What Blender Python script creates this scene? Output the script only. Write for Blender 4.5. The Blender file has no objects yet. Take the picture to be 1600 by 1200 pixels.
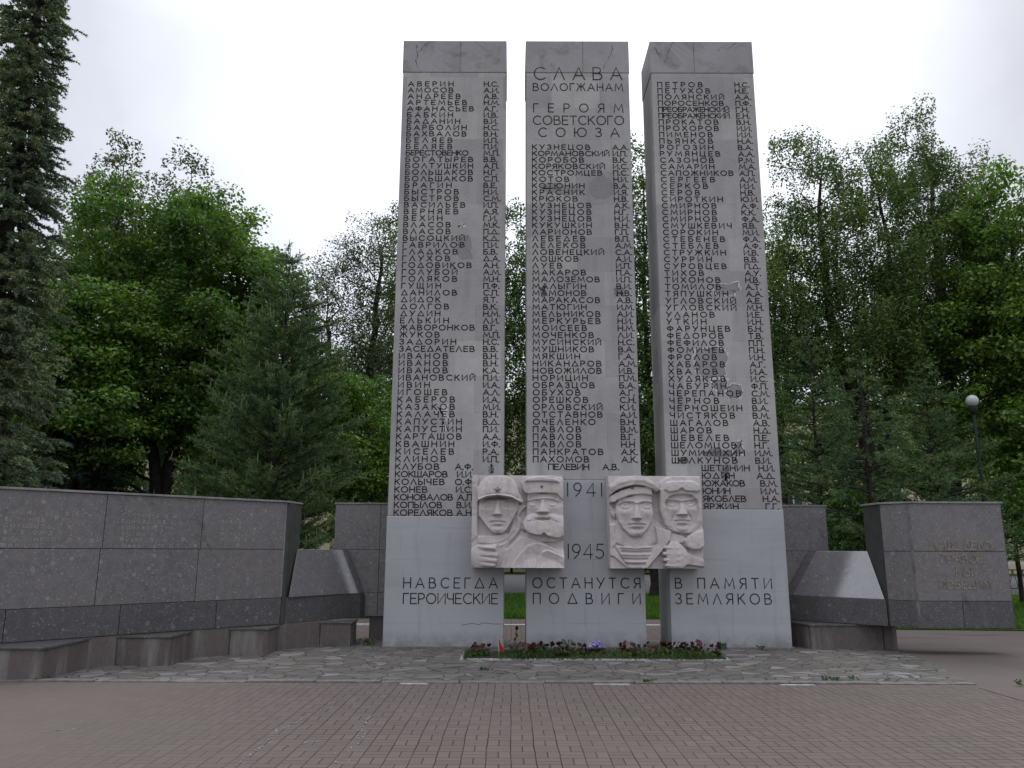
import bpy, math, random
import numpy as np
from mathutils import Matrix, Vector

S = bpy.context.scene
COL = S.collection
R = math.radians

# ------------------------------------------------------------------ camera
FPX, PITCH, ROLL, EYE = 1230.0, R(11.91), R(0.18), 1.6
fw = np.array([0, math.cos(PITCH), math.sin(PITCH)])
up0 = np.array([0, -math.sin(PITCH), math.cos(PITCH)])
rt0 = np.array([1.0, 0, 0])
rt = rt0 * math.cos(ROLL) + up0 * math.sin(ROLL)
up = -rt0 * math.sin(ROLL) + up0 * math.cos(ROLL)
cam_d = bpy.data.cameras.new("camera")
cam = bpy.data.objects.new("camera", cam_d)
COL.objects.link(cam)
cam_d.sensor_width = 36
cam_d.lens = FPX / 1600 * 36
cam_d.clip_end = 3000
cam.matrix_world = Matrix(((rt[0], up[0], -fw[0], 0), (rt[1], up[1], -fw[1], 0), (rt[2], up[2], -fw[2], EYE), (0, 0, 0, 1)))
S.camera = cam
S.render.resolution_x, S.render.resolution_y = 1024, 768

# ------------------------------------------------------------------ world: overcast sky over a Nishita base
SUN_EL, SUN_AZ = R(52), R(20)          # high, behind the pillars, a little to the right
W = bpy.data.worlds.new("World")
S.world = W
W.use_nodes = True
nt = W.node_tree
nt.nodes.clear()
L = nt.links.new
wo = nt.nodes.new("ShaderNodeOutputWorld")
bg = nt.nodes.new("ShaderNodeBackground")
bg.inputs[1].default_value = 0.1
sky = nt.nodes.new("ShaderNodeTexSky")
sky.sky_type = 'NISHITA'
sky.sun_disc = False
sky.sun_elevation = SUN_EL
sky.sun_rotation = SUN_AZ
sky.dust_density = 4.0
tc = nt.nodes.new("ShaderNodeTexCoord")
dot = nt.nodes.new("ShaderNodeVectorMath"); dot.operation = 'DOT_PRODUCT'
dv = Vector((0.05, 0.80, 0.62)).normalized()
dot.inputs[1].default_value = dv
L(tc.outputs['Generated'], dot.inputs[0])
lobe = nt.nodes.new("ShaderNodeMapRange")
lobe.inputs[1].default_value = 0.875; lobe.inputs[2].default_value = 1.0
lobe.inputs[3].default_value = 0.0; lobe.inputs[4].default_value = 4.2
L(dot.outputs['Value'], lobe.inputs[0])
nz = nt.nodes.new("ShaderNodeTexNoise")
nz.inputs['Scale'].default_value = 2.6; nz.inputs['Detail'].default_value = 5; nz.inputs['Roughness'].default_value = 0.5
L(tc.outputs['Generated'], nz.inputs['Vector'])
nr = nt.nodes.new("ShaderNodeMapRange")
nr.inputs[1].default_value = 0.3; nr.inputs[2].default_value = 0.7
nr.inputs[3].default_value = 5.4; nr.inputs[4].default_value = 8.2
L(nz.outputs['Fac'], nr.inputs[0])
sepw = nt.nodes.new("ShaderNodeSeparateXYZ")
L(tc.outputs['Generated'], sepw.inputs[0])
zen = nt.nodes.new("ShaderNodeMapRange")            # overcast skies are brighter overhead
zen.inputs[1].default_value = 0.55; zen.inputs[2].default_value = 1.0
zen.inputs[3].default_value = 0.0; zen.inputs[4].default_value = 11.0
L(sepw.outputs['Z'], zen.inputs[0])
a1 = nt.nodes.new("ShaderNodeMath"); a1.operation = 'ADD'
L(nr.outputs[0], a1.inputs[0]); L(lobe.outputs[0], a1.inputs[1])
a2 = nt.nodes.new("ShaderNodeMath"); a2.operation = 'ADD'
L(a1.outputs[0], a2.inputs[0]); L(zen.outputs[0], a2.inputs[1])
cl = nt.nodes.new("ShaderNodeVectorMath"); cl.operation = 'SCALE'
cl.inputs[0].default_value = (0.925, 0.965, 1.075)
L(a2.outputs[0], cl.inputs['Scale'])
mixw = nt.nodes.new("ShaderNodeMix"); mixw.data_type = 'RGBA'
mixw.inputs['Factor'].default_value = 0.93
L(sky.outputs[0], mixw.inputs['A']); L(cl.outputs[0], mixw.inputs['B'])
L(mixw.outputs['Result'], bg.inputs[0])
L(bg.outputs[0], wo.inputs[0])

sd = bpy.data.lights.new("sun", 'SUN')
sd.energy = 0.7
sd.angle = R(35)
sd.color = (1.0, 0.97, 0.93)
sun = bpy.data.objects.new("sun", sd)
COL.objects.link(sun)
sdir = Vector((math.sin(SUN_AZ) * math.cos(SUN_EL), math.cos(SUN_AZ) * math.cos(SUN_EL), math.sin(SUN_EL)))
sun.rotation_euler = sdir.to_track_quat('Z', 'Y').to_euler()
sun.location = (10, 30, 40)

S.view_settings.view_transform = 'Standard'
S.view_settings.look = 'None'
S.view_settings.exposure = 0.36
S.view_settings.gamma = 1.0
S.render.engine = 'CYCLES'
S.cycles.max_bounces = 8
S.cycles.diffuse_bounces = 5
S.cycles.glossy_bounces = 3
S.cycles.transmission_bounces = 3
S.cycles.transparent_max_bounces = 4
S.cycles.caustics_reflective = False
S.cycles.caustics_refractive = False
S.cycles.use_denoising = True


# ------------------------------------------------------------------ measuring: a point of the photo on a known plane
def ray(x, y):
    return fw + rt * (x - 800) / FPX + up * (600 - y) / FPX


def atY(x, y, Y):
    d = ray(x, y)
    return np.array([0, 0, EYE]) + d * (Y / d[1])


def atZ(x, y, Z=0.0):
    d = ray(x, y)
    return np.array([0, 0, EYE]) + d * ((Z - EYE) / d[2])


def at_plane(x, y, p0, n):
    d = ray(x, y)
    o = np.array([0, 0, EYE])
    return o + d * (np.dot(np.array(p0) - o, n) / np.dot(d, n))


# ------------------------------------------------------------------ object helpers
def tag(o, label=None, cat=None, group=None, kind=None):
    if label: o["label"] = label
    if cat: o["category"] = cat
    if group: o["group"] = group
    if kind: o["kind"] = kind
    return o


def thing(name, label, cat, loc=(0, 0, 0), group=None):
    o = bpy.data.objects.new(name, None)
    o.empty_display_size = 0.2
    COL.objects.link(o)
    o.location = loc
    return tag(o, label, cat, group)


def origin(o):
    v = np.zeros(3)
    while o is not None:
        v += np.array(o.location)
        o = o.parent
    return v


def link_mesh(name, verts, faces, mat, parent=None, loc=None, smooth=False, bevel=0.0, arrays=None):
    """verts in world metres; the object's own origin is its parent's base (or loc)"""
    base = origin(parent) if parent is not None else (np.array(loc, float) if loc is not None else np.zeros(3))
    me = bpy.data.meshes.new(name)
    V = np.asarray(verts, float).reshape(-1, 3) - base
    if arrays:                                   # faces is an (n,k) int array
        F = np.asarray(faces, np.int32)
        n, k = F.shape
        me.vertices.add(len(V)); me.vertices.foreach_set("co", V.astype(np.float32).ravel())
        me.loops.add(n * k); me.loops.foreach_set("vertex_index", F.ravel())
        me.polygons.add(n); me.polygons.foreach_set("loop_start", np.arange(0, n * k, k, dtype=np.int32))
        me.polygons.foreach_set("loop_total", np.full(n, k, np.int32))
        me.update(calc_edges=True)
    else:
        me.from_pydata([tuple(v) for v in V], [], faces)
        me.update()
    if smooth:
        me.polygons.foreach_set("use_smooth", [True] * len(me.polygons))
    for m in (mat if isinstance(mat, (list, tuple)) else [mat]):
        me.materials.append(m)
    o = bpy.data.objects.new(name, me)
    COL.objects.link(o)
    if parent is not None:
        o.parent = parent
    elif loc is not None:
        o.location = loc
    if bevel:
        b = o.modifiers.new("bevel", 'BEVEL')
        b.width = bevel; b.segments = 2; b.limit_method = 'ANGLE'; b.angle_limit = R(40)
    return o


class MB:
    def __init__(s):
        s.v = []; s.f = []

    def add(s, vs, fs):
        k = len(s.v)
        s.v += [tuple(map(float, p)) for p in vs]
        s.f += [tuple(i + k for i in f) for f in fs]
        return s

    def frustum(s, p0, z0, p1, z1):
        n = len(p0)
        vs = [(x, y, z0) for x, y in p0] + [(x, y, z1) for x, y in p1]
        fs = [tuple(range(n))[::-1], tuple(range(n, 2 * n))]
        for i in range(n):
            j = (i + 1) % n
            fs.append((i, j, n + j, n + i))
        return s.add(vs, fs)

    def prism(s, p, z0, z1):
        return s.frustum(p, z0, p, z1)

    def box(s, x0, x1, y0, y1, z0, z1):
        return s.prism([(x0, y0), (x1, y0), (x1, y1), (x0, y1)], z0, z1)

    def tube(s, pts, rad, n=8, cap=True):
        pts = [np.array(p, float) for p in pts]
        if np.isscalar(rad): rad = [rad] * len(pts)
        vs, fs = [], []
        for i, p in enumerate(pts):
            t = pts[min(i + 1, len(pts) - 1)] - pts[max(i - 1, 0)]
            t = t / (np.linalg.norm(t) + 1e-9)
            a = np.cross(t, (0, 0, 1) if abs(t[2]) < .9 else (1, 0, 0)); a /= np.linalg.norm(a)
            b = np.cross(t, a)
            for k in range(n):
                th = 2 * math.pi * k / n
                vs.append(p + rad[i] * (a * math.cos(th) + b * math.sin(th)))
        for i in range(len(pts) - 1):
            for k in range(n):
                l = (k + 1) % n
                fs.append((i * n + k, i * n + l, (i + 1) * n + l, (i + 1) * n + k))
        if cap:
            fs.append(tuple(range(n))[::-1])
            fs.append(tuple(range((len(pts) - 1) * n, len(pts) * n)))
        return s.add(vs, fs)

    def sphere(s, c, r, nu=16, nv=10, sz=1.0):
        vs = [(c[0], c[1], c[2] - r * sz)]
        fs = []
        for j in range(1, nv):
            ph = -math.pi / 2 + math.pi * j / nv
            for i in range(nu):
                th = 2 * math.pi * i / nu
                vs.append((c[0] + r * math.cos(ph) * math.cos(th), c[1] + r * math.cos(ph) * math.sin(th), c[2] + r * sz * math.sin(ph)))
        vs.append((c[0], c[1], c[2] + r * sz))
        for i in range(nu):
            fs.append((0, 1 + (i + 1) % nu, 1 + i))
            for j in range(nv - 2):
                a = 1 + j * nu
                fs.append((a + i, a + (i + 1) % nu, a + nu + (i + 1) % nu, a + nu + i))
            fs.append((len(vs) - 1, 1 + (nv - 2) * nu + i, 1 + (nv - 2) * nu + (i + 1) % nu))
        return s.add(vs, fs)

    def sheet(s, poly, z):
        return s.add([(x, y, z) for x, y in poly], [tuple(range(len(poly)))])

    def build(s, name, mat, parent=None, loc=None, smooth=False, bevel=0.0):
        return link_mesh(name, s.v, s.f, mat, parent, loc, smooth, bevel)


# ------------------------------------------------------------------ material helpers
class MT:
    def __init__(s, name, rough=0.8, spec=0.3):
        s.m = bpy.data.materials.new(name)
        s.m.use_nodes = True
        s.t = s.m.node_tree
        s.b = s.t.nodes['Principled BSDF']
        s.b.inputs['Roughness'].default_value = rough
        s.b.inputs['Specular IOR Level'].default_value = spec
        s.geo = s.t.nodes.new("ShaderNodeNewGeometry")
        s.pos = s.geo.outputs['Position']

    def n(s, typ, op=None, dt=None, **kw):
        nd = s.t.nodes.new("ShaderNode" + typ)
        if dt: nd.data_type = dt
        if op:
            if hasattr(nd, 'operation'): nd.operation = op
        for k, v in kw.items():
            if k in nd.inputs.keys() if hasattr(nd.inputs, 'keys') else False:
                s.put(nd.inputs[k], v)
            elif k.startswith('i') and k[1:].isdigit():
                s.put(nd.inputs[int(k[1:])], v)
            else:
                setattr(nd, k, v)
        return nd

    def put(s, sock, v):
        if isinstance(v, bpy.types.NodeSocket):
            s.t.links.new(v, sock)
        else:
            if isinstance(v, (tuple, list)) and len(v) == 3 and sock.type == 'RGBA':
                v = (*v, 1)
            sock.default_value = v

    def math(s, op, a, b=0.0, c=None):
        nd = s.n("Math", op)
        s.put(nd.inputs[0], a); s.put(nd.inputs[1], b)
        if c is not None: s.put(nd.inputs[2], c)
        return nd.outputs[0]

    def noise(s, scale, detail=4, rough=.55, vec=None, stretch=None, dist=0.0):
        v = vec or s.pos
        if stretch:
            mp = s.n("Mapping"); s.put(mp.inputs['Vector'], v); mp.inputs['Scale'].default_value = stretch
            v = mp.outputs[0]
        nd = s.n("TexNoise"); s.put(nd.inputs['Vector'], v)
        nd.inputs['Scale'].default_value = scale; nd.inputs['Detail'].default_value = detail
        nd.inputs['Roughness'].default_value = rough; nd.inputs['Distortion'].default_value = dist
        return nd.outputs['Fac']

    def voro(s, scale, feature='F1', vec=None, out='Distance', rnd=1.0, stretch=None):
        v = vec or s.pos
        if stretch:
            mp = s.n("Mapping"); s.put(mp.inputs['Vector'], v); mp.inputs['Scale'].default_value = stretch
            v = mp.outputs[0]
        nd = s.n("TexVoronoi"); nd.feature = feature
        s.put(nd.inputs['Vector'], v)
        nd.inputs['Scale'].default_value = scale; nd.inputs['Randomness'].default_value = rnd
        return nd.outputs[out]

    def rng(s, v, a, b, c=0.0, d=1.0):
        nd = s.n("MapRange")
        s.put(nd.inputs[0], v)
        for i, x in enumerate((a, b, c, d)): nd.inputs[i + 1].default_value = x
        return nd.outputs[0]

    def mix(s, f, a, b, blend='MIX'):
        nd = s.n("Mix", dt='RGBA'); nd.blend_type = blend
        s.put(nd.inputs['Factor'], f)
        s.put(nd.inputs['A'], a); s.put(nd.inputs['B'], b)
        return nd.outputs['Result']

    def sep(s, v=None):
        nd = s.n("SeparateXYZ"); s.put(nd.inputs[0], v or s.pos)
        return nd.outputs

    def comb(s, x, y, z):
        nd = s.n("CombineXYZ")
        for i, q in enumerate((x, y, z)): s.put(nd.inputs[i], q)
        return nd.outputs[0]

    def bump(s, h, strength=.3, dist=.01):
        nd = s.n("Bump"); s.put(nd.inputs['Height'], h)
        nd.inputs['Strength'].default_value = strength; nd.inputs['Distance'].default_value = dist
        s.t.links.new(nd.outputs[0], s.b.inputs['Normal'])

    def col(s, c):
        s.put(s.b.inputs['Base Color'], c)
        return s

    def rough(s, r):
        s.put(s.b.inputs['Roughness'], r)
        return s


def plain(name, c, rough=.7, var=.25, scale=8, spec=.3, metal=0.0):
    m = MT(name, rough, spec)
    f = m.rng(m.noise(scale), .3, .7)
    m.col(m.mix(f, tuple(x * (1 - var) for x in c), tuple(min(1, x * (1 + var)) for x in c)))
    m.b.inputs['Metallic'].default_value = metal
    return m.m


def concrete(name, base, weather, slab=True, dark_top=False):
    m = MT(name, .88, .2)
    big = m.rng(m.noise(.55, 5, .6), .35, .68)
    med = m.rng(m.noise(2.3, 6, .65), .3, .72)
    fine = m.rng(m.noise(38, 4, .7), .25, .75)
    c = m.mix(big, tuple(x * .86 for x in base), tuple(x * 1.08 for x in base))
    c = m.mix(m.math('MULTIPLY', med, .42), c, weather)
    if slab:
        x, y, z = m.sep()
        # facing slabs laid in courses 0.66 m high, each with its own tone
        zi = m.math('FLOOR', m.math('DIVIDE', z, .66))
        off = m.math('MULTIPLY', m.math('MODULO', zi, 2.0), .45)
        xi = m.math('FLOOR', m.math('DIVIDE', m.math('ADD', m.math('ADD', x, y), off), .93))
        wn = m.n("TexWhiteNoise"); m.put(wn.inputs['Vector'], m.comb(xi, zi, 0.0))
        c = m.mix(1.0, c, m.mix(wn.outputs['Value'], (.80, .80, .82), (1.10, 1.09, 1.07)), 'MULTIPLY')
        zf = m.math('FRACT', m.math('DIVIDE', z, .66))
        jz = m.math('LESS_THAN', zf, .018)
        xf = m.math('FRACT', m.math('DIVIDE', m.math('ADD', m.math('ADD', x, y), off), .93))
        jx = m.math('LESS_THAN', xf, .010)
        j = m.math('MULTIPLY', m.math('MAXIMUM', jz, jx), m.rng(m.noise(3.0), .42, .6, .0, .5))
        c = m.mix(j, c, tuple(x * .5 for x in base))
        # grime running down from the top
        st = m.rng(m.noise(3.2, 5, .6, stretch=(1.6, 1.6, .18)), .52, .78)
        c = m.mix(m.math('MULTIPLY', st, .35), c, (.12, .115, .115))
    if dark_top:
        dk = m.rng(m.noise(1.7, 7, .7, dist=.6), .52, .7)
        c = m.mix(m.math('MULTIPLY', dk, .65), c, (.10, .096, .096))
    c = m.mix(m.math('MULTIPLY', fine, .16), c, (.5, .49, .48))
    pits = m.rng(m.voro(26), .02, .09, 1, 0)
    pm = m.math('MULTIPLY', pits, m.rng(m.noise(4), .5, .65))
    c = m.mix(m.math('MULTIPLY', pm, .5), c, (.07, .07, .07))
    m.col(c)
    m.bump(m.math('ADD', m.math('MULTIPLY', fine, .4), m.math('MULTIPLY', med, 1.0)), .35, .012)
    return m.m


def granite(name, base, rough, speck=1.0, stain=None, tint=None):
    m = MT(name, rough, .5)
    sp = m.sep()
    # metre-sized sawn slabs differ a little in tone
    fine = m.rng(m.noise(75, 3, .7), .3, .7)
    grain = m.rng(m.voro(60), .05, .5)
    big = m.rng(m.noise(.9, 5, .6), .3, .7)
    c = m.mix(fine, tuple(x * .6 for x in base), tuple(x * 1.45 for x in base))
    c = m.mix(m.math('MULTIPLY', grain, .35), c, tuple(x * .55 for x in base))
    c = m.mix(m.math('MULTIPLY', big, .35), c, tuple(x * 1.5 for x in base))
    slabtone = m.n("TexWhiteNoise"); m.put(slabtone.inputs['Vector'], m.comb(m.geo.outputs['Random Per Island'], 0.0, 0.0))
    c = m.mix(1.0, c, m.mix(slabtone.outputs['Value'], (.84, .84, .86), (1.14, 1.11, 1.09)), 'MULTIPLY')
    rain = m.rng(m.noise(3.4, 5, .65, stretch=(1.3, 1.3, .16)), .55, .75)
    c = m.mix(m.math('MULTIPLY', rain, .3), c, tuple(x * 1.7 for x in base))
    if tint:
        tn = m.rng(m.noise(1.6, 5, .65), .5, .7)
        c = m.mix(m.math('MULTIPLY', tn, .45), c, tint)
    # dark feldspar veins
    w = m.n("TexWave"); w.wave_type = 'BANDS'; w.bands_direction = 'DIAGONAL'
    m.put(w.inputs['Vector'], m.pos); w.inputs['Scale'].default_value = .55
    w.inputs['Distortion'].default_value = 5.5; w.inputs['Detail'].default_value = 3; w.inputs['Detail Scale'].default_value = 1.4
    vein = m.math('MULTIPLY', m.rng(w.outputs['Fac'], .95, .995), m.rng(m.noise(.8, 2), .54, .62))
    c = m.mix(m.math('MULTIPLY', vein, .6), c, tuple(x * .4 for x in base))
    mott = m.rng(m.noise(9, 5, .75), .35, .68)
    c = m.mix(m.math('MULTIPLY', mott, .5), c, tuple(x * 1.75 for x in base))
    v0 = m.n("TexVoronoi"); m.put(v0.inputs['Vector'], m.pos); v0.inputs['Scale'].default_value = 48
    s0 = m.math('MULTIPLY', m.rng(v0.outputs['Distance'], .2, .36, 1, 0), m.math('GREATER_THAN', m.sep(v0.outputs['Color'])[0], .62))
    c = m.mix(m.math('MULTIPLY', s0, .8 * speck), c, (.26, .245, .25))
    # pale crystals: many small, a few large
    v1 = m.n("TexVoronoi"); m.put(v1.inputs['Vector'], m.pos); v1.inputs['Scale'].default_value = 21
    keep = m.math('GREATER_THAN', m.sep(v1.outputs['Color'])[0], .42)
    s1 = m.math('MULTIPLY', m.rng(v1.outputs['Distance'], .12, .24, 1, 0), keep)
    v2 = m.n("TexVoronoi"); m.put(v2.inputs['Vector'], m.pos); v2.inputs['Scale'].default_value = 6.5
    keep2 = m.math('GREATER_THAN', m.sep(v2.outputs['Color'])[1], .66)
    s2 = m.math('MULTIPLY', m.rng(v2.outputs['Distance'], .10, .15, 1, 0), keep2)
    ringk = m.math('MULTIPLY', m.rng(v2.outputs['Distance'], .17, .21, 1, 0), m.rng(v2.outputs['Distance'], .08, .13, .35, 1))
    s2 = m.math('MULTIPLY', ringk, keep2)
    lite = m.math('MAXIMUM', m.math('MULTIPLY', s1, .8), m.math('MULTIPLY', s2, .5))
    c = m.mix(m.math('MULTIPLY', lite, .75 * speck), c, (.40, .38, .38))
    if stain:
        st = m.rng(m.noise(2.6, 4, .6, stretch=(1.5, 1.5, .22)), .5, .68)
        c = m.mix(m.math('MULTIPLY', st, stain), c, (.30, .285, .27))
        lo = m.rng(m.noise(4.0, 4), .4, .7)
        c = m.mix(m.math('MULTIPLY', lo, .25), c, (.09, .085, .06))
    m.col(c)
    m.bump(fine, .08, .004)
    return m.m


def leaf_mat(name, dark, mid, light, trans=.35, rough=.55):
    m = MT(name, rough, .35)
    r = m.geo.outputs['Random Per Island']
    cr = m.n("ValToRGB")
    m.put(cr.inputs[0], r)
    e = cr.color_ramp.elements
    e[0].position = 0; e[0].color = (*dark, 1)
    e[1].position = 1; e[1].color = (*light, 1)
    k = e.new(.55); k.color = (*mid, 1)
    big = m.rng(m.math('ADD', m.math('MULTIPLY', m.noise(.45, 2), .5), m.math('MULTIPLY', m.noise(2.6, 2), .5)), .38, .62)
    c = m.mix(big, m.mix(1.0, cr.outputs[0], (.66, .74, .78), 'MULTIPLY'), m.mix(1.0, cr.outputs[0], (1.32, 1.22, .92), 'MULTIPLY'))
    m.col(c)
    tr = m.n("BsdfTranslucent")
    m.put(tr.inputs[0], m.mix(1.0, c, (1.15, 1.35, .6), 'MULTIPLY'))
    mx = m.n("MixShader"); mx.inputs[0].default_value = trans
    m.t.links.new(m.b.outputs[0], mx.inputs[1]); m.t.links.new(tr.outputs[0], mx.inputs[2])
    out = [n for n in m.t.nodes if n.type == 'OUTPUT_MATERIAL'][0]
    m.t.links.new(mx.outputs[0], out.inputs[0])
    return m.m


M = {}
M['concrete'] = concrete("weathered_concrete", (.425, .41, .402), (.24, .233, .232))
M['cap'] = concrete("stained_concrete", (.35, .338, .342), (.21, .205, .21), slab=False, dark_top=True)
M['patch'] = concrete("repair_mortar", (.27, .26, .26), (.22, .21, .21), slab=False)
M['patch_rim'] = plain("pale_mortar_edge", (.52, .50, .49), .95, .25, 30)
M['spall'] = plain("broken_concrete", (.19, .182, .18), .95, .4, 30)
M['crack_and_shadow'] = plain("crack_and_edge_shadow", (.06, .056, .055), .95, .4, 30)  # real cracks, and the shadow painted round mortar patches
M['granite'] = granite("dark_granite", (.118, .111, .111), .4, 1.0, tint=(.125, .105, .08))
M['granite_gloss'] = granite("polished_granite", (.10, .095, .10), .03, .8)
for _n in M['granite_gloss'].node_tree.nodes:
    if _n.type == 'BSDF_PRINCIPLED':
        _n.inputs['IOR'].default_value = 2.3; _n.inputs['Specular IOR Level'].default_value = .5
M['granite_band'] = granite("dark_granite_band", (.068, .065, .067), .3, .75)
M['granite_red'] = granite("brown_granite", (.088, .072, .068), .6, .15, stain=.55)
M['coping'] = plain("pale_coping", (.21, .21, .19), .75, .25, 5)
M['strip'] = plain("worn_corner", (.14, .135, .13), .75, .35, 7)
M['edge'] = plain("worn_edge", (.052, .056, .05), .7, .2, 6)
M['letter'] = plain("black_letter_paint", (.016, .016, .018), .75, .2, 20, spec=.1)
M['faint'] = plain("worn_gilding", (.25, .205, .165), .7, .45, 14)
M['faint_grey'] = plain("worn_engraving", (.25, .235, .22), .8, .4, 10)
m = MT("grey_base_paint", .75, .25)
f1 = m.rng(m.noise(.8, 5, .6), .3, .7); f2 = m.rng(m.noise(2.2, 4, .6, stretch=(.35, .35, 3.0)), .35, .7)
c = m.mix(f1, (.325, .33, .345), (.39, .393, .405))
c = m.mix(m.math('MULTIPLY', f2, .35), c, (.45, .447, .452))
px_, py_, zz = m.sep()
zf = m.math('FRACT', m.math('DIVIDE', m.math('ADD', zz, .12), .52))
jz = m.math('MULTIPLY', m.math('LESS_THAN', zf, .022), m.rng(m.noise(1.6, 3), .45, .62))
c = m.mix(m.math('MULTIPLY', jz, .45), c, (.20, .20, .205))
bl = m.rng(m.noise(.9, 3, .5, stretch=(1, 1, 1.6)), .54, .6)
c = m.mix(m.math('MULTIPLY', bl, .35), c, (.40, .40, .40))
drip = m.rng(m.noise(5, 5, .65, stretch=(1.2, 1.2, .12)), .56, .74)
c = m.mix(m.math('MULTIPLY', drip, .4), c, (.20, .197, .195))
foot_dark = m.math('MULTIPLY', m.rng(zz, 0, .30, 1, 0), m.rng(m.noise(5, 5, .7), .3, .6))  # blotchy darkening towards the foot
c = m.mix(m.math('MULTIPLY', foot_dark, .7), c, (.11, .105, .10))
m.col(c); m.bump(m.noise(14, 5, .6), .12, .006)
M['paint'] = m.m
m = MT("pale_carved_stone", .9, .15)
f1 = m.rng(m.noise(3, 6, .65), .3, .7); f2 = m.rng(m.noise(55, 4, .7), .3, .7)
c = m.mix(f1, (.54, .485, .47), (.66, .61, .59))
c = m.mix(m.math('MULTIPLY', f2, .22), c, (.33, .295, .29))
rs = m.rng(m.noise(4.5, 5, .65, stretch=(1.4, 1.4, .25)), .52, .72)
c = m.mix(m.math('MULTIPLY', rs, .45), c, (.30, .275, .27))
pt = m.math('MULTIPLY', m.rng(m.voro(42), .06, .2, 1, 0), m.rng(m.noise(6), .5, .62))
c = m.mix(m.math('MULTIPLY', pt, .5), c, (.2, .18, .175))
m.col(c); m.bump(m.math('ADD', m.math('ADD', f2, m.math('MULTIPLY', m.noise(18, 5, .7), 2.0)), m.math('MULTIPLY', pt, -1.5)), .6, .008)
M['stone'] = m.m
M['star'] = plain("darkened_star", (.21, .175, .17), .7, .2, 20)

# --- paving
m = MT("basket_weave_pavers", .95, .12)
x, y, z = m.sep()
wob = m.math('ADD', m.math('MULTIPLY', m.math('SUBTRACT', m.noise(.9, 2), .5), .035), m.math('MULTIPLY', m.math('SUBTRACT', m.noise(9, 2), .5), .012))
u = m.math('DIVIDE', m.math('ADD', x, wob), .196)
v = m.math('DIVIDE', m.math('ADD', y, wob), .196)
ui = m.math('FLOOR', u); vi = m.math('FLOOR', v)
uf = m.math('FRACT', u); vf = m.math('FRACT', v)
par = m.math('ABSOLUTE', m.math('MODULO', m.math('ADD', ui, vi), 2.0))
def edge(f, w):
    return m.math('LESS_THAN', m.math('SUBTRACT', .5, m.math('ABSOLUTE', m.math('SUBTRACT', f, .5))), w)
eu = m.math('MULTIPLY', edge(uf, .023), m.rng(m.noise(2.2, 3), .3, .6, .6, 1.0)); ev = edge(vf, .022)
cu = m.math('LESS_THAN', m.math('ABSOLUTE', m.math('SUBTRACT', uf, .5)), .026)
cv = m.math('LESS_THAN', m.math('ABSOLUTE', m.math('SUBTRACT', vf, .5)), .022)
inner = m.math('ADD', m.math('MULTIPLY', cu, par), m.math('MULTIPLY', cv, m.math('SUBTRACT', 1.0, par)))
jall = m.math('MAXIMUM', m.math('MAXIMUM', eu, m.math('MULTIPLY', ev, .8)), m.math('MULTIPLY', inner, .75))
half = m.math('ADD', m.math('MULTIPLY', m.math('GREATER_THAN', uf, .5), par), m.math('MULTIPLY', m.math('GREATER_THAN', vf, .5), m.math('SUBTRACT', 1.0, par)))
wn = m.n("TexWhiteNoise"); m.put(wn.inputs['Vector'], m.comb(ui, vi, half))
c = m.mix(wn.outputs['Value'], (.140, .111, .098), (.168, .134, .119))
grit = m.rng(m.noise(60, 3, .7), .3, .7)
c = m.mix(m.math('MULTIPLY', grit, .3), c, (.115, .10, .09))
cloud = m.rng(m.noise(.5, 5, .6), .35, .7)
c = m.mix(m.math('MULTIPLY', cloud, .4), c, (.130, .114, .101))
moss = m.rng(m.noise(.33, 4, .6), .56, .72)
c = m.mix(m.math('MULTIPLY', moss, .5), c, (.10, .105, .082))
# dust trodden over the left side of the square fills the joints
dust = m.math('MULTIPLY', m.rng(m.math('ADD', m.math('ADD', x, m.math('MULTIPLY', y, .12)), m.math('MULTIPLY', m.noise(.7, 4), 2.2)), -2.2, .2, 1, 0), 1.0)
dust2 = m.rng(m.noise(.8, 5, .6), .5, .75, 0, .5)
dd = m.math('MAXIMUM', m.math('MULTIPLY', dust, .8), dust2)
c = m.mix(m.math('MULTIPLY', jall, m.math('SUBTRACT', 1.0, m.math('MULTIPLY', dd, .85))), c, (.026, .022, .02))
c = m.mix(m.math('MULTIPLY', dd, .55), c, (.150, .127, .113))
scr = m.math('MULTIPLY', m.rng(m.noise(5, 5, .7, stretch=(1, 2.5, 1), dist=1.5), .68, .76), .35)
c = m.mix(scr, c, (.26, .25, .24))
m.col(c)
m.bump(m.math('SUBTRACT', m.math('MULTIPLY', grit, .15), m.math('MULTIPLY', jall, m.math('SUBTRACT', 1.0, dd))), .5, .008)
M['paver'] = m.m

m = MT("crazy_paving", .85, .3)
x, y, z = m.sep()
warp = m.noise(1.3, 3)
vv = m.comb(m.math('ADD', m.math('MULTIPLY', x, .8), m.math('MULTIPLY', warp, .35)), m.math('ADD', m.math('MULTIPLY', y, 1.05), m.math('MULTIPLY', warp, .4)), 0.0)
ed = m.voro(5.0, 'DISTANCE_TO_EDGE', vv)
cell = m.n("TexVoronoi"); m.put(cell.inputs['Vector'], vv); cell.inputs['Scale'].default_value = 5.0
cs = m.sep(cell.outputs['Color'])
c = m.mix(cs[0], (.105, .092, .082), (.18, .162, .148))
c = m.mix(m.math('MULTIPLY', m.math('GREATER_THAN', cs[1], .88), .7), c, (.27, .255, .25))
c = m.mix(m.math('MULTIPLY', m.math('LESS_THAN', cs[1], .2), .5), c, (.125, .098, .092))
fl = m.rng(m.noise(16, 5, .7), .3, .7)
c = m.mix(m.math('MULTIPLY', fl, .35), c, (.085, .08, .074))
green = m.math('MULTIPLY', m.rng(m.noise(.6, 4), .48, .68), .4)
c = m.mix(green, c, (.085, .092, .07))
jt = m.rng(ed, .024, .044, 1, 0)
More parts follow.
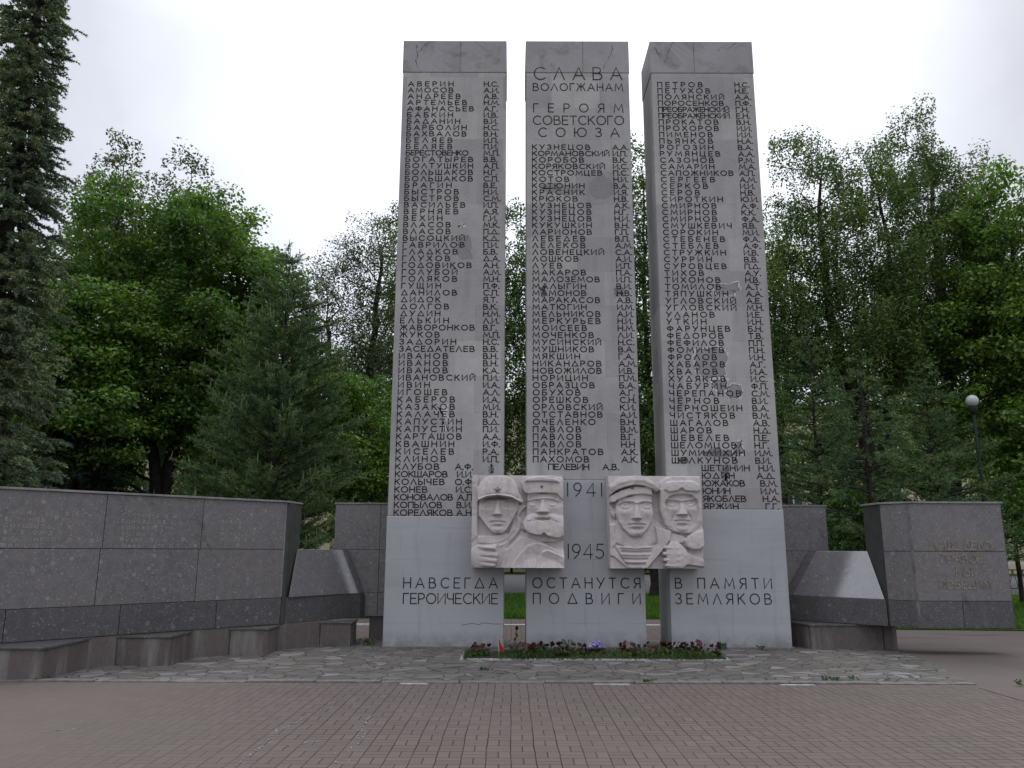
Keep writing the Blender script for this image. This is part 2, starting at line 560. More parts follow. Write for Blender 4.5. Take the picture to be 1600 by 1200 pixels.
c = m.mix(m.math('MULTIPLY', jt, .92), c, m.mix(m.rng(m.noise(1.2), .4, .6), (.04, .036, .032), (.045, .05, .028)))
m.col(c)
m.bump(m.math('SUBTRACT', m.math('MULTIPLY', fl, .3), jt), .6, .012)
M['flag'] = m.m

m = MT("worn_pinkish_asphalt", 1.0, .05)
f1 = m.rng(m.noise(.45, 5, .6), .3, .7); f2 = m.rng(m.noise(45, 4, .7), .25, .75)
c = m.mix(f1, (.135, .112, .10), (.17, .143, .13))
c = m.mix(m.math('MULTIPLY', f2, .3), c, (.085, .075, .07))
wet = m.rng(m.noise(.9, 4, .5, stretch=(.35, 1.4, 1)), .6, .7)
c = m.mix(m.math('MULTIPLY', wet, .5), c, (.06, .053, .05))
m.col(c); m.bump(f2, .25, .006)
M['path'] = m.m
M['road'] = plain("pale_asphalt", (.12, .12, .122), 1.0, .15, 1.2, spec=0.0)
M['kerb'] = plain("kerb_concrete", (.16, .145, .138), .85, .3, 9)
M['white'] = plain("white_paint", (.55, .55, .53), .7, .25, 18)
m = MT("grass_soil", .95, .1)
f1 = m.rng(m.noise(.8, 5, .65), .3, .7); f2 = m.rng(m.noise(14, 4, .7), .3, .7)
c = m.mix(f1, (.028, .055, .012), (.06, .12, .024)); c = m.mix(m.math('MULTIPLY', f2, .4), c, (.03, .04, .015))
m.col(c); m.bump(f2, .8, .05)
M['lawn'] = m.m
M['ground'] = plain("bare_park_ground", (.06, .062, .036), .95, .35, .6)
M['soil'] = plain("dark_soil", (.028, .022, .017), .95, .4, 25)
M['blade'] = leaf_mat("grass_blade", (.05, .11, .015), (.085, .18, .025), (.14, .27, .045), .4)
M['bark'] = plain("dark_bark", (.035, .03, .026), .95, .45, 9)
m = MT("birch_bark", .85, .2)
c = m.mix(m.rng(m.noise(3.5, 5, .7, stretch=(1, 1, 2.4)), .45, .56), (.26, .25, .235), (.022, .02, .018))
m.col(c); M['birch_bark'] = m.m
M['maple'] = leaf_mat("maple_leaf", (.055, .105, .026), (.095, .17, .04), (.155, .26, .06), .4)
M['maple_dark'] = leaf_mat("second_maple_leaf", (0.058, 0.1127, 0.0258), (0.1095, 0.1964, 0.0403), (0.1932, 0.322, 0.0644), .35)  # second maple green, also for bushes and far trees
M['birch'] = leaf_mat("birch_leaf", (0.0506, 0.084, 0.0307), (0.0903, 0.1428, 0.047), (0.1535, 0.2268, 0.0686), .3)
M['birch_grey'] = leaf_mat("thin_birch_leaf", (0.0506, 0.0709, 0.0371), (0.0878, 0.1148, 0.0558), (0.1435, 0.1773, 0.0844), .25)
M['spruce'] = leaf_mat("spruce_needle", (0.0805, 0.1171, 0.0688), (0.1611, 0.2165, 0.131), (0.2738, 0.3372, 0.2213), .08, .6)
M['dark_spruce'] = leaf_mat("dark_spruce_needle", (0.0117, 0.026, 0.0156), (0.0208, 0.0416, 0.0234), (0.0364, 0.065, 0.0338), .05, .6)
M['pine'] = leaf_mat("pine_needle", (0.0603, 0.1088, 0.0484), (0.1066, 0.1796, 0.0749), (0.1738, 0.2647, 0.1145), .12, .6)
M['candle'] = plain("pale_pine_shoot", (.17, .19, .105), .8, .2, 20)
M['bush'] = leaf_mat("bush_leaf", (0.0575, 0.138, 0.0184), (0.1035, 0.2185, 0.0345), (0.1725, 0.345, 0.0575), .45)
M['weed'] = leaf_mat("weed_leaf", (.03, .055, .016), (.05, .085, .026), (.08, .12, .035), .25)
M['pansy'] = plain("dark_red_petal", (.03, .006, .007), .7, .5, 60)
M['pansy_light'] = plain("rust_petal", (.075, .02, .014), .7, .4, 60)
M['violet'] = leaf_mat("violet_petal", (.12, .09, .42), (.24, .20, .56), (.5, .46, .72), .1)
M['red'] = plain("red_cloth", (.34, .02, .02), .7, .2, 20)
M['oldwhite'] = plain("flaking_white_paint", (.33, .322, .31), .8, .5, 6)
M['iron'] = plain("dark_iron", (.012, .014, .014), .45, .3, 10, spec=.5)
M['lampgreen'] = plain("dark_green_paint", (.006, .012, .009), .85, .3, 6, spec=.5)
M['globe'] = plain("opal_globe", (.45, .47, .45), .3, .1, 10, spec=.5)
M['cream'] = plain("cream_render", (.50, .43, .28), .9, .1, .5)
M['roofm'] = plain("grey_roof", (.12, .11, .11), .8, .2, 1)
m = MT("window_glass", .08, .5); m.col((.02, .025, .03)); M['glass'] = m.m
M['frame'] = plain("white_window_frame", (.6, .6, .58), .6, .1, 5)
M['chalk'] = plain("chalk", (.25, .245, .235), .95, .3, 40)

# ------------------------------------------------------------------ stroke lettering
PI = math.pi


def arc(cx, cy, rx, ry, a0, a1, n=10):
    return [(cx + rx * math.cos(R(a0 + (a1 - a0) * i / n)), cy + ry * math.sin(R(a0 + (a1 - a0) * i / n))) for i in range(n + 1)]


def bowl(x, y0, y1, r=.5, w=.62):
    """right-hand bowl between heights y0 and y1 hanging on a stem at x=0"""
    ry = (y1 - y0) / 2
    return [(0, y1)] + arc(w - ry * r * 1.6, (y0 + y1) / 2, ry * r * 1.6, ry, 90, -90, 8) + [(0, y0)]


G = {
    'А': (.86, [[(0, 0), (.43, 1), (.86, 0)], [(.17, .35), (.69, .35)]]),
    'Б': (.64, [[(.56, 1), (0, 1), (0, 0)], bowl(0, 0, .56, .75, .64)]),
    'В': (.66, [[(0, 0), (0, 1)], bowl(0, .53, 1, .7, .56), bowl(0, 0, .53, .75, .66)]),
    'Г': (.52, [[(0, 0), (0, 1), (.52, 1)]]),
    'Д': (.90, [[(0, 0.02), (.45, 1), (.90, 0.02), (0, 0.02)]]),
    'Е': (.58, [[(.58, 1), (0, 1), (0, 0), (.58, 0)], [(0, .52), (.5, .52)]]),
    'Ж': (1.05, [[(.525, 0), (.525, 1)], [(.05, 1), (.525, .46), (1.0, 1)], [(0, 0), (.33, .62)], [(1.05, 0), (.72, .62)]]),
    'З': (.58, [arc(.26, .76, .27, .24, 150, -90, 9), arc(.27, .265, .31, .265, 90, -150, 10)]),
    'И': (.74, [[(0, 1), (0, 0), (.74, 1), (.74, 0)]]),
    'К': (.66, [[(0, 0), (0, 1)], [(.62, 1), (0, .42)], [(.2, .6), (.66, 0)]]),
    'Л': (.80, [[(0, 0), (.40, 1), (.80, 0)]]),
    'М': (.98, [[(0, 0), (.12, 1), (.49, .22), (.86, 1), (.98, 0)]]),
    'Н': (.72, [[(0, 0), (0, 1)], [(.72, 0), (.72, 1)], [(0, .52), (.72, .52)]]),
    'О': (.94, [arc(.47, .5, .47, .5, 0, 360, 20)]),
    'П': (.70, [[(0, 0), (0, 1), (.70, 1), (.70, 0)]]),
    'Р': (.60, [[(0, 0), (0, 1)], bowl(0, .45, 1, .7, .60)]),
    'С': (.82, [arc(.48, .5, .47, .5, 48, 312, 16)]),
    'Т': (.68, [[(0, 1), (.68, 1)], [(.34, 1), (.34, 0)]]),
    'У': (.74, [[(0, 1), (.39, .36)], [(.74, 1), (.20, 0)]]),
    'Ф': (.92, [[(.46, 0), (.46, 1)], arc(.46, .56, .44, .29, 0, 360, 18)]),
    'Х': (.74, [[(0, 0), (.70, 1)], [(.04, 1), (.74, 0)]]),
    'Ц': (.80, [[(0, 1), (0, 0), (.68, 0), (.68, 1)], [(.68, 0), (.80, 0), (.80, -.2)]]),
    'Ч': (.62, [[(0, 1), (0, .62), (.12, .46), (.62, .46)], [(.62, 1), (.62, 0)]]),
    'Ш': (.92, [[(0, 1), (0, 0), (.92, 0), (.92, 1)], [(.46, 0), (.46, 1)]]),
    'Щ': (1.0, [[(0, 1), (0, 0), (.88, 0), (.88, 1)], [(.44, 0), (.44, 1)], [(.88, 0), (1.0, 0), (1.0, -.2)]]),
    'Ы': (.86, [[(0, 1), (0, 0)], bowl(0, 0, .55, .75, .58), [(.86, 0), (.86, 1)]]),
    'Ь': (.62, [[(0, 1), (0, 0)], bowl(0, 0, .56, .75, .62)]),
    'Э': (.80, [arc(.34, .5, .46, .5, 132, -132, 16), [(.3, .5), (.8, .5)]]),
    'Ю': (1.22, [[(0, 0), (0, 1)], [(0, .5), (.30, .5)], arc(.76, .5, .46, .5, 0, 360, 18)]),
    'Я': (.62, [[(.62, 0), (.62, 1)], [(.62 - a, b) for a, b in bowl(0, .45, 1, .7, .60)], [(.32, .45), (0, 0)]]),
    '.': (.10, [[(.0, .0), (.10, .0)]]),
    '-': (.3, [[(0, .5), (.3, .5)]]),
    ' ': (.45, []),
    '1': (.12, [[(.06, 0), (.06, 1)]]),
    '9': (.56, [arc(.28, .70, .28, .30, -30, 330, 18), [(.53, .58), (.40, .25), (.14, 0)]]),
    '4': (.66, [[(.50, 0), (.50, 1), (0, .26), (.66, .26)]]),
    '5': (.56, [[(.52, 1), (.12, 1), (.06, .56)] + arc(.24, .31, .31, .31, 110, -140, 12)]),
}
G['Й'] = (.74, G['И'][1] + [arc(.37, 1.26, .15, .13, 190, 350, 5)])


def ribbon(pts, t):
    """flat stroke of width t along pts -> left and right rails with mitred corners"""
    p = [np.array(q, float) for q in pts]
    closed = np.linalg.norm(p[0] - p[-1]) < 1e-6 and len(p) > 3
    if closed: p = p[:-1]
    n = len(p)
    Lr, Rr = [], []
    for i in range(n):
        a = p[i] - p[i - 1] if (i > 0 or closed) else None
        b = p[(i + 1) % n] - p[i] if (i < n - 1 or closed) else None
        q = p[i].copy()
        if a is None: d = b / np.linalg.norm(b); q = q - d * t / 2; nm = np.array([-d[1], d[0]]); k = 1
        elif b is None: d = a / np.linalg.norm(a); q = q + d * t / 2; nm = np.array([-d[1], d[0]]); k = 1
        else:
            d1 = a / np.linalg.norm(a); d2 = b / np.linalg.norm(b)
            n1 = np.array([-d1[1], d1[0]]); n2 = np.array([-d2[1], d2[0]])
            nm = n1 + n2
            ln = np.linalg.norm(nm)
            nm = nm / ln if ln > 1e-4 else n1
            k = min(1.7, 1 / max(.3, float(nm @ n1)))
        Lr.append(q + nm * t / 2 * k); Rr.append(q - nm * t / 2 * k)
    return Lr, Rr, closed


def text_width(s, h, gap):
    return sum(G[c][0] * h for c in s) + gap * (len(s) - 1)


def text(mb, s, x, z, h, stroke, frame, gap=.06, width=None, lift=.0025, xs=1.0):
    """write s from (x,z) on a plane; frame(u, w, d) -> world point, d is the height above the plane"""
    if width is not None and len(s) > 1:
        tot = sum(G[c][0] for c in s) * h
        gap = (width - tot * xs) / (len(s) - 1)
        if gap < .022 and h < .12:
            gap = .022; xs = (width - gap * (len(s) - 1)) / tot
    for c in s:
        w, strokes = G[c]
        for si, st in enumerate(strokes):
            pts = [(x + a * h * xs, z + b * h) for a, b in st]
            Lr, Rr, closed = ribbon(pts, stroke)
            d = lift + .0002 * si
            n = len(Lr)
            vs = [frame(q[0], q[1], d) for q in Lr] + [frame(q[0], q[1], d) for q in Rr]
            fs = []
            for i in range(n if closed else n - 1):
                j = (i + 1) % n
                fs.append((i, n + i, n + j, j))
            mb.add(vs, fs)
        x += w * h * xs + gap
    return x


# ------------------------------------------------------------------ the ground
def structure(name, poly, z, mat):
    o = MB().sheet(poly, z).build(name, mat)
    tag(o, kind='structure')
    return o


structure('ground', [(-420, -300), (420, -300), (420, 700), (-420, 700)], -.03, M['ground'])
structure('square_paving', [(-16, -8), (5.59, -8), (5.59, 10.2), (-16, 10.2)], 0.0, M['paver'])
structure('side_path', [(5.62, -8), (26, -8), (26, 17.1), (7.4, 17.3), (6.6, 17.6), (-14, 17.6), (-14, 13.9), (5.62, 10.0)], -.004, M['path'])
structure('stone_apron', [(-9, 10.34), (5.72, 10.30), (6.02, 11.6), (6.45, 13.8), (6.3, 14.95), (-9, 14.95)], .004, M['flag'])
structure('rear_path', [(-14, 14.95), (6.9, 14.95), (6.6, 17.6), (-14, 17.6)], .0, M['paver'])
structure('rear_walk', [(-14, 17.72), (7.2, 17.72), (6.8, 19.5), (-14, 19.5)], .0, M['paver'])
structure('lawn', [(-40, 19.5), (6.8, 19.4), (7.4, 17.2), (12, 16.8), (45, 16.4), (45, 30), (-40, 30)], .012, M['lawn'])
structure('road', [(-80, 31), (80, 31), (80, 54), (-80, 54)], -.01, M['road'])
structure('far_verge', [(-80, 54.2), (80, 54.2), (80, 68), (-80, 68)], .0, M['lawn'])
# border stones between the apron and the square
random.seed(5)
mb = MB()
xx = -8.9
while xx < 5.5:
    w = random.uniform(.75, 1.1)
    w = min(w, 5.72 - xx)
    dz = random.uniform(-.006, .008); dy = random.uniform(-.008, .008)
    mb.box(xx, xx + w - .012, 10.19 + dy, 10.325 + dy, -.05, .018 + dz)
    xx += w
kb = mb.build('border_kerb', M['kerb'], bevel=.006)
tag(kb, 'narrow border of long kerb stones between the flagstones and the brick square', 'kerb')
mb = MB()
mb.box(-14, 7.0, 17.605, 17.715, -.1, .035)
kb = mb.build('rear_kerb', M['white'], bevel=.01)
tag(kb, 'white painted kerb line across the path behind the pillars', 'kerb')
for px, w in ((645, .34), (957, .44), (1247, .42)):
    p = atZ(px, 1071)
    o = MB().box(p[0] - w / 2, p[0] + w / 2, 10.105, 10.16, -.03, .008).build('painted_paver', M['oldwhite'], bevel=.004)
    lab = {645: 'narrow white painted strip in the paving left of the flower bed',
           957: 'narrow white painted strip in the paving below the violet flowers',
           1247: 'narrow white painted strip in the paving before the right pillar'}[px]
    tag(o, lab, 'painted strip', 'white strips along the front kerb')
# chalk scrawl on the pavers
rng = np.random.default_rng(11)
mb = MB()
for line in ([(368, 1198), (400, 1172), (440, 1140), (480, 1120), (515, 1106)], [(520, 1196), (545, 1170), (562, 1150), (578, 1118)], [(440, 1168), (500, 1158), (550, 1150)], [(0, 1160), (40, 1150), (100, 1140), (130, 1142)]):
    P = [atZ(*q)[:2] for q in line]
    for a, b in zip(P[:-1], P[1:]):
        n = int(np.linalg.norm(b - a) / .035)
        for i in range(n):
            if rng.random() < .45: continue
            q = a + (b - a) * (i + rng.random()) / n + rng.normal(0, .025, 2)
            l, w, an = rng.uniform(.02, .07), rng.uniform(.006, .016), math.atan2(b[1] - a[1], b[0] - a[0]) + rng.normal(0, .35)
            dx, dy = np.array([math.cos(an), math.sin(an)]) * l / 2, np.array([-math.sin(an), math.cos(an)]) * w / 2
            mb.sheet([q - dx - dy, q + dx - dy, q + dx + dy, q - dx + dy], .004)
o = mb.build('chalk_mark', M['chalk'])
tag(o, kind='structure')

# ------------------------------------------------------------------ the three pillars
YF, YB, HT = 13.69, 14.69, 11.35
PX = [(-2.130, -.137), (.258, 2.245), (2.680, 4.662)]
ZBASE = [2.17, 2.79, 2.30]
CAPZ = 10.655
LIST1 = """АВЕРИН Н.С.|АМОСОВ А.И.|АНДРЕЕВ А.В.|АРТЕМЬЕВ Н.М.|АФАНАСЬЕВ А.Г.|БАБКИН И.В.|БАДАНИН В.И.|БАРБОЛИН Н.С.|БАХВАЛОВ В.Н.|БЕЛЯЕВ И.П.|БЕЛЯЕВ П.И.|БЕРЕСТОВЕНКО М.П.|БОГАТЫРЕВ В.В.|БОЛТУШКИН А.П.|БОЛЬШАКОВ Н.Г.|БОЛЬШАКОВ С.П.|БРАГИН В.Е.|БЫСТРОВ Н.И.|БЫСТРОВ С.М.|ВАСИЛЬЕВ И.П.|ВЕРНЯЕВ А.Я.|ВЕХИН Г.И.|ВЛАСОВ М.К.|ВЛАСОВ П.Д.|ВЫСОЦКИЙ К.Д.|ГАВРИЛОВ П.И.|ГЛАДКОВ Б.В.|ГЛУХОВ Д.А.|ГОДОВИКОВ А.Н.|ГОЛУБОЙ А.М.|ГОЛЯКОВ М.Н.|ГУЩИН П.Ф.|ДАНИЛОВ С.П.|ДИДОК Я.Т.|ДОЛГОВ В.К.|ДУДИН Н.М.|ЕЛЬКИН Л.И.|ЖАВОРОНКОВ В.Г.|ЖУКОВ М.П.|ЗАДОРИН Н.С.|ЗАСЕДАТЕЛЕВ В.В.|ИВАНОВ В.Н.|ИВАНОВ В.Н.|ИВАНОВ К.А.|ИВАНОВСКИЙ П.И.|ИВИН И.А.|ИГОШЕВ А.Л.|КАБЕРОВ И.А.|КАЗАКОВ М.И.|КАЛАЧЕВ В.Н.|КАПУСТИН В.Д.|КАПУСТИН П.И.|КАРТАШОВ А.А.|КВАШНИН И.Ф.|КИСЕЛЕВ Р.А.|КЛИНОВ И.П.|КЛУБОВ А.Ф.|КОКШАРОВ И.И.|КОЛЫЧЕВ О.Ф.|КОНЕВ И.С.|КОНОВАЛОВ А.П.|КОПЫЛОВ В.И.|КОРЕЛЯКОВ А.Н."""
LIST2 = """КУЗНЕЦОВ А.А.|КОРМАНОВСКИЙ И.П.|КОРОБОВ В.К.|КОРЯКОВСКИЙ И.С.|КОСТРОМЦЕВ П.С.|КОТОВ Н.И.|КОТЮНИН В.А.|КРАСНИК И.Я.|КРЮКОВ Н.В.|КУЗНЕЦОВ А.К.|КУЗНЕЦОВ Н.Г.|КУЗНЕЦОВ Н.И.|КУКУШКИН В.Н.|ЛАРИОНОВ Г.П.|ЛЕБЕДЕВ В.П.|ЛЕЛЕКОВ А.М.|ЛОВЕНЕЦКИЙ С.А.|ЛОШКОВ А.И.|ЛУЕВ И.П.|МАКАРОВ П.А.|МАЛОЗЕМОВ И.П.|МАЛЫГИН В.И.|МАМОНОВ Н.В.|МАРАКАСОВ А.В.|МАТЮГИН И.М.|МЕЛЬНИКОВ А.И.|МЕРКУРЬЕВ Н.И.|МОИСЕЕВ Н.М.|МОЧЕНКОВ Л.И.|МУСИНСКИЙ Н.С.|МУШНИКОВ В.А.|МЯКШИН Г.А.|НИКАНДРОВ А.М.|НОВОЖИЛОВ И.В.|НОРИЦИН П.М.|ОБРАЗЦОВ Б.А.|ОБУХОВ А.Г.|ОРЕШКОВ С.Н.|ОРЛОВСКИЙ К.И.|ОТСТАВНОВ А.И.|ОЧЕЛЕНКО В.Н.|ПАВЛОВ В.М.|ПАВЛОВ В.Г.|ПАВЛОВ Н.Н|ПАНКРАТОВ А.К.|ПАХОМОВ А.К.|ПЕЛЕВИН А.В."""
LIST3 = """ПЕТРОВ Н.С.|ПЕТУХОВ Н.Е.|ПОЛЯНСКИЙ А.А.|ПОРОСЕНКОВ П.Ф.|ПРЕОБРАЖЕНСКИЙ Г.Н.|ПРЕОБРАЖЕНСКИЙ Е.Н.|ПРОКАТОВ В.Н.|ПРОХОРОВ И.И.|ПИМЕНОВ И.И.|ПЬЯНКОВ Н.А.|РОГОЗИН В.А.|РУМЯНЦЕВ А.А.|САЗОНОВ Р.М.|САМАРИН М.А.|САПОЖНИКОВ А.П.|СЕРГЕЕВ А.М.|СЕРКОВ И.И.|СЕРОВ Н.В.|СИРОТКИН Ю.И.|СМИРНОВ А.Ф.|СМИРНОВ К.К.|СМИРНОВ Ф.А.|СМУШКЕВИЧ Я.В.|СОРОКИН М.И.|СТЕБЕНЕВ Ф.А.|СТЕБЛЕВ А.Ф.|СТРУЖКИН И.В.|СУРРИН В.В.|СУРОВЦЕВ П.Д.|ТИХОВ А.У.|ТИХОНОВ Н.В.|ТОМИЛОВ А.Т.|ТЯПУШКИН А.А.|УГЛОВСКИЙ А.Е.|УГЛОВСКИЙ М.Н.|УЛАНОВ И.Е.|УТКИН И.Н.|ФАРУНЦЕВ Б.Н.|ФЕДОРОВ Т.В.|ФЕФИЛОВ П.П.|ФОМИЧЕВ П.Н.|ФРОЛОВ И.Н.|ХАБАРОВ А.Г.|ХВАТОВ И.А.|ХУДЯКОВ И.С.|ЧАБУРИН Ф.П.|ЧЕРЕПАНОВ С.М.|ЧЕРНОВ В.И.|ЧЕРНОШЕИН В.А.|ЧИСТЯКОВ В.М.|ШАГАЛОВ А.В.|ШАРОВ Н.Д.|ШЕВЕЛЕВ П.Е.|ШЕЛОМЦОВ Н.Г.|ШУМИЛИХИН И.М.|ШЕЛКУНОВ В.И.|ШЕТИНИН Н.И.|ЮДИН А.Д.|ЮЖАКОВ В.М.|ЮНИН И.М.|ЯКОБЛЕВ Н.А.|ЯРЖИН Г.Г."""
NH, NS, NGAP = .094, .0185, .064


def front(Y):
    return lambda u, w, d: (u, Y - d, w)


def names(mb, rows, x0, xi0, xi1, ztop, zbot, tight, shift):
    rows = rows.split('|')
    n = len(rows)
    f = front(YF)
    for i, r in enumerate(rows):
        nm, ini = r.rsplit(' ', 1)
        z = ztop + (zbot - ztop) * i / (n - 1) - NH / 2
        xi = xi0 + (xi1 - xi0) * i / (n - 1)
        k = len(nm)
        pit = (.157 if k <= 6 else .154 if k == 7 else .150 if k == 8 else .148 if k == 9 else .142) * (.96 if x0 > 0 and x0 < 2 else 1)
        x, wd = x0, tight.get(nm, (k - 1) * pit + .08)
        if i in shift: x, xi, wd = shift[i]
        text(mb, nm, x, z, NH, NS, f, NGAP, wd, xs=1.25)
        text(mb, ini, xi, z, NH, NS, f, .026, xs=1.2)


def px_line(mb, s, xa, xb, yt, yb, Y, stroke, yoff=0):
    """a line of heading letters measured on the photograph"""
    a = atY((xa + xb) / 2, yt, Y); b = atY((xa + xb) / 2, yb, Y)
    l = atY(xa, (yt + yb) / 2, Y)[0]; r = atY(xb, (yt + yb) / 2, Y)[0]
    h = a[2] - b[2] - stroke
    text(mb, s, l + stroke / 2, b[2] + stroke / 2, h, stroke, front(Y), width=r - l - stroke)


PL = ['tall concrete pillar on the left, listing names from А to К above НАВСЕГДА ГЕРОИЧЕСКИЕ',
      'middle concrete pillar headed СЛАВА ВОЛОГЖАНАМ with the years 1941 and 1945',
      'tall concrete pillar on the right, mended with mortar patches above В ПАМЯТИ ЗЕМЛЯКОВ']
pillars = []
for k, (x0, x1) in enumerate(PX):
    t = thing('memorial_pillar', PL[k], 'pillar', ((x0 + x1) / 2, (YF + YB) / 2, 0), 'three name pillars of the memorial')
    pillars.append(t)
    MB().box(x0, x1, YF, YB, ZBASE[k], CAPZ).build('shaft', M['concrete'], t, bevel=.012)
    MB().box(x0 - .012, x1 + .012, YF - .006, YB + .012, CAPZ + .002, HT).build('cap', M['cap'], t, bevel=.015)
    MB().box(x0 - .010, x1 + .010, YF - .008, YB + .010, -.05, ZBASE[k] - .002).build('painted_base', M['paint'], t, bevel=.015)
    MB().box(x0 - .02, x1 + .02, YF - .045, YB + .02, -.05, .035).build('footing', M['kerb'], t, bevel=.01)
    # two-slab seam of the cap, a hairline strip
    seam = MB()
    xm = x0 + (x1 - x0) * (.55, .55, .42)[k]
    seam.add([(xm, YF - .0085, CAPZ + .02), (xm + .012, YF - .0085, CAPZ + .02), (xm + .016, YF - .0085, HT - .02), (xm + .004, YF - .0085, HT - .02)], [(0, 1, 2, 3)])
    seam.build('cap_joint', M['spall'], t)

mb = MB()
names(mb, LIST1, -2.018, -.555, -.490, 10.41, 2.223, {'БЕРЕСТОВЕНКО': 1.17, 'ЗАСЕДАТЕЛЕВ': 1.34, 'ЖАВОРОНКОВ': 1.335},
      {i: (-2.018, xi, w_) for i, xi, w_ in zip(range(56, 63), (-.978, -.943, -.974, -.957, -.926, -.94, -.94), (.75, .90, .85, .555, 1.0, .815, 1.0))})
mb.build('name_list', M['letter'], pillars[0])
mb = MB()
zt2 = atY(900, 230, YF)[2]; zb2 = atY(900, 729.5, YF)[2]
names(mb, LIST2, .375, 1.90, 1.92, zt2, zb2, {'КОРМАНОВСКИЙ': 1.448, 'КОРЯКОВСКИЙ': 1.36}, {46: (.639, 1.585, .70)})
mb.build('name_list', M['letter'], pillars[1])
mb = MB()
names(mb, LIST3, 2.795, 4.287, 4.245, 10.41, 2.345, {'ПРЕОБРАЖЕНСКИЙ': 1.35, 'ПОРОСЕНКОВ': 1.252},
      {i: (3.308, xi, w_) for i, xi, w_ in zip(range(56, 62), (4.298, 4.257, 4.311, 4.31, 4.337, 4.378), (.82, .55, .725, .465, .73, .59))})
mb.build('name_list', M['letter'], pillars[2])
mb = MB()
px_line(mb, 'СЛАВА', 834, 972.5, 105, 125, YF - .004, .019)
px_line(mb, 'ВОЛОГЖАНАМ', 832.5, 973.5, 130, 142.3, YF - .001, .017)
px_line(mb, 'ГЕРОЯМ', 833, 974, 161.7, 175.7, YF - .001, .018)
px_line(mb, 'СОВЕТСКОГО', 832.5, 975, 180.7, 195.3, YF - .001, .018)
px_line(mb, 'СОЮЗА', 841, 968, 199.3, 214.3, YF - .001, .018)
mb.build('heading', M['letter'], pillars[1])
YP = YF - .009
mb = MB()
px_line(mb, 'НАВСЕГДА', 630, 778, 902.3, 919.5, YP, .017)
px_line(mb, 'ГЕРОИЧЕСКИЕ', 629.5, 778, 926.5, 944, YP, .017)
mb.build('motto', M['letter'], pillars[0])
mb = MB()
px_line(mb, 'ОСТАНУТСЯ', 831.8, 1000.7, 902.3, 919.5, YP, .017)
px_line(mb, 'ПОДВИГИ', 832.5, 1001, 926.5, 944, YP, .017)
mb.build('motto', M['letter'], pillars[1])
mb = MB()
px_line(mb, 'В ПАМЯТИ', 1054.5, 1206, 902.8, 920, YP, .017)
px_line(mb, 'ЗЕМЛЯКОВ', 1055, 1206, 927, 944.5, YP, .017)
mb.build('motto', M['letter'], pillars[2])
for s, yt, yb, xa, xb in (('1941', 754, 776, 885, 942), ('1945', 849.5, 873, 886, 944)):
    mb = MB(); px_line(mb, s, xa, xb, yt, yb, YP, .017); mb.build('year', M['letter'], pillars[1])


def blob(pts, seed, rough=.10, n=40):
    """irregular closed outline through rough points"""
    g = np.random.default_rng(seed)
    P = np.array(pts, float)
    out = []
    m = len(P)
    for i in range(m):
        a, b = P[i], P[(i + 1) % m]
        k = max(2, int(n / m))
        for j in range(k):
            q = a + (b - a) * j / k
            out.append(q + g.normal(0, rough * .12, 2))
    return np.array(out)


def patch(parent, pts, seed, mat, rim=True, d=.001):
    d += seed * .00006
    Q = np.array([[atY(x, y, YF)[0], atY(x, y, YF)[2]] for x, y in pts])
    o = blob(Q, seed, .12)
    c = o.mean(0)
    n = len(o)
    if rim:
        g = np.random.default_rng(seed + 1)
        o2 = c + (o - c) * 1.0 + (o - c) / (np.linalg.norm(o - c, axis=1)[:, None] + 1e-6) * np.abs(g.normal(.034, .02, (n, 1)))
        vs = [(q[0], YF - d - .0004, q[1]) for q in o] + [(q[0], YF - d - .0004, q[1]) for q in o2]
        MB().add(vs, [(i, (i + 1) % n, n + (i + 1) % n, n + i) for i in range(n)]).build('patch_rim', M['patch_rim'], parent)
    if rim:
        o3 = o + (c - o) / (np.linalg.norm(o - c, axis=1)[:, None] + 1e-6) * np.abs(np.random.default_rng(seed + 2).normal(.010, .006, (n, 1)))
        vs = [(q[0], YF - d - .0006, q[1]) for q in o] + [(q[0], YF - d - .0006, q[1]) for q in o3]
        MB().add(vs, [(i, n + i, n + (i + 1) % n, (i + 1) % n) for i in range(n)]).build('patch_painted_shadow', M['crack_and_shadow'], parent)  # shadow along the patch edge, painted as a flat dark ring
    vs = [(q[0], YF - d, q[1]) for q in o] + [(c[0], YF - d, c[1])]
    MB().add(vs, [(i, n, (i + 1) % n) for i in range(n)]).build('mortar_patch', mat, parent)


def ring(cx, cy, r, n=14):
    return [(cx + r * math.cos(2 * PI * i / n), cy + r * math.sin(2 * PI * i / n)) for i in range(n)]


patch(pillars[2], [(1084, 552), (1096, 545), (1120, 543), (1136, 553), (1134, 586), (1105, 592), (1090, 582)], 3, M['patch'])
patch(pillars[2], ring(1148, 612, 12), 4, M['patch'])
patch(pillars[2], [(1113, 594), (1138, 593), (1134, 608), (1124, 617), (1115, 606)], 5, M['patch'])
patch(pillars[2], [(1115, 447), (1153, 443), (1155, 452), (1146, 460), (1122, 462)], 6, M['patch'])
patch(pillars[2], [(1096, 706), (1120, 700), (1136, 705), (1160, 697), (1158, 712), (1128, 716), (1100, 712)], 7, M['spall'], False)
patch(pillars[2], [(1127, 735), (1136, 722), (1140, 740), (1135, 752), (1128, 748)], 8, M['spall'], False)
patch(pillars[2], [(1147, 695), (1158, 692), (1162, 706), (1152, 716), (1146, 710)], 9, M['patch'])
patch(pillars[2], [(1058, 716), (1072, 713), (1076, 722), (1064, 724)], 10, M['spall'], False)
patch(pillars[1], ring(940, 293, 19), 12, M['patch'], False)
patch(pillars[1], [(845, 287), (870, 286), (905, 292), (902, 302), (880, 306), (850, 298)], 13, M['patch'], False)
patch(pillars[1], ring(967, 456, 8), 14, M['spall'], False, .0006)
patch(pillars[1], [(843, 450), (852, 448), (855, 462), (846, 464)], 21, M['spall'], False)
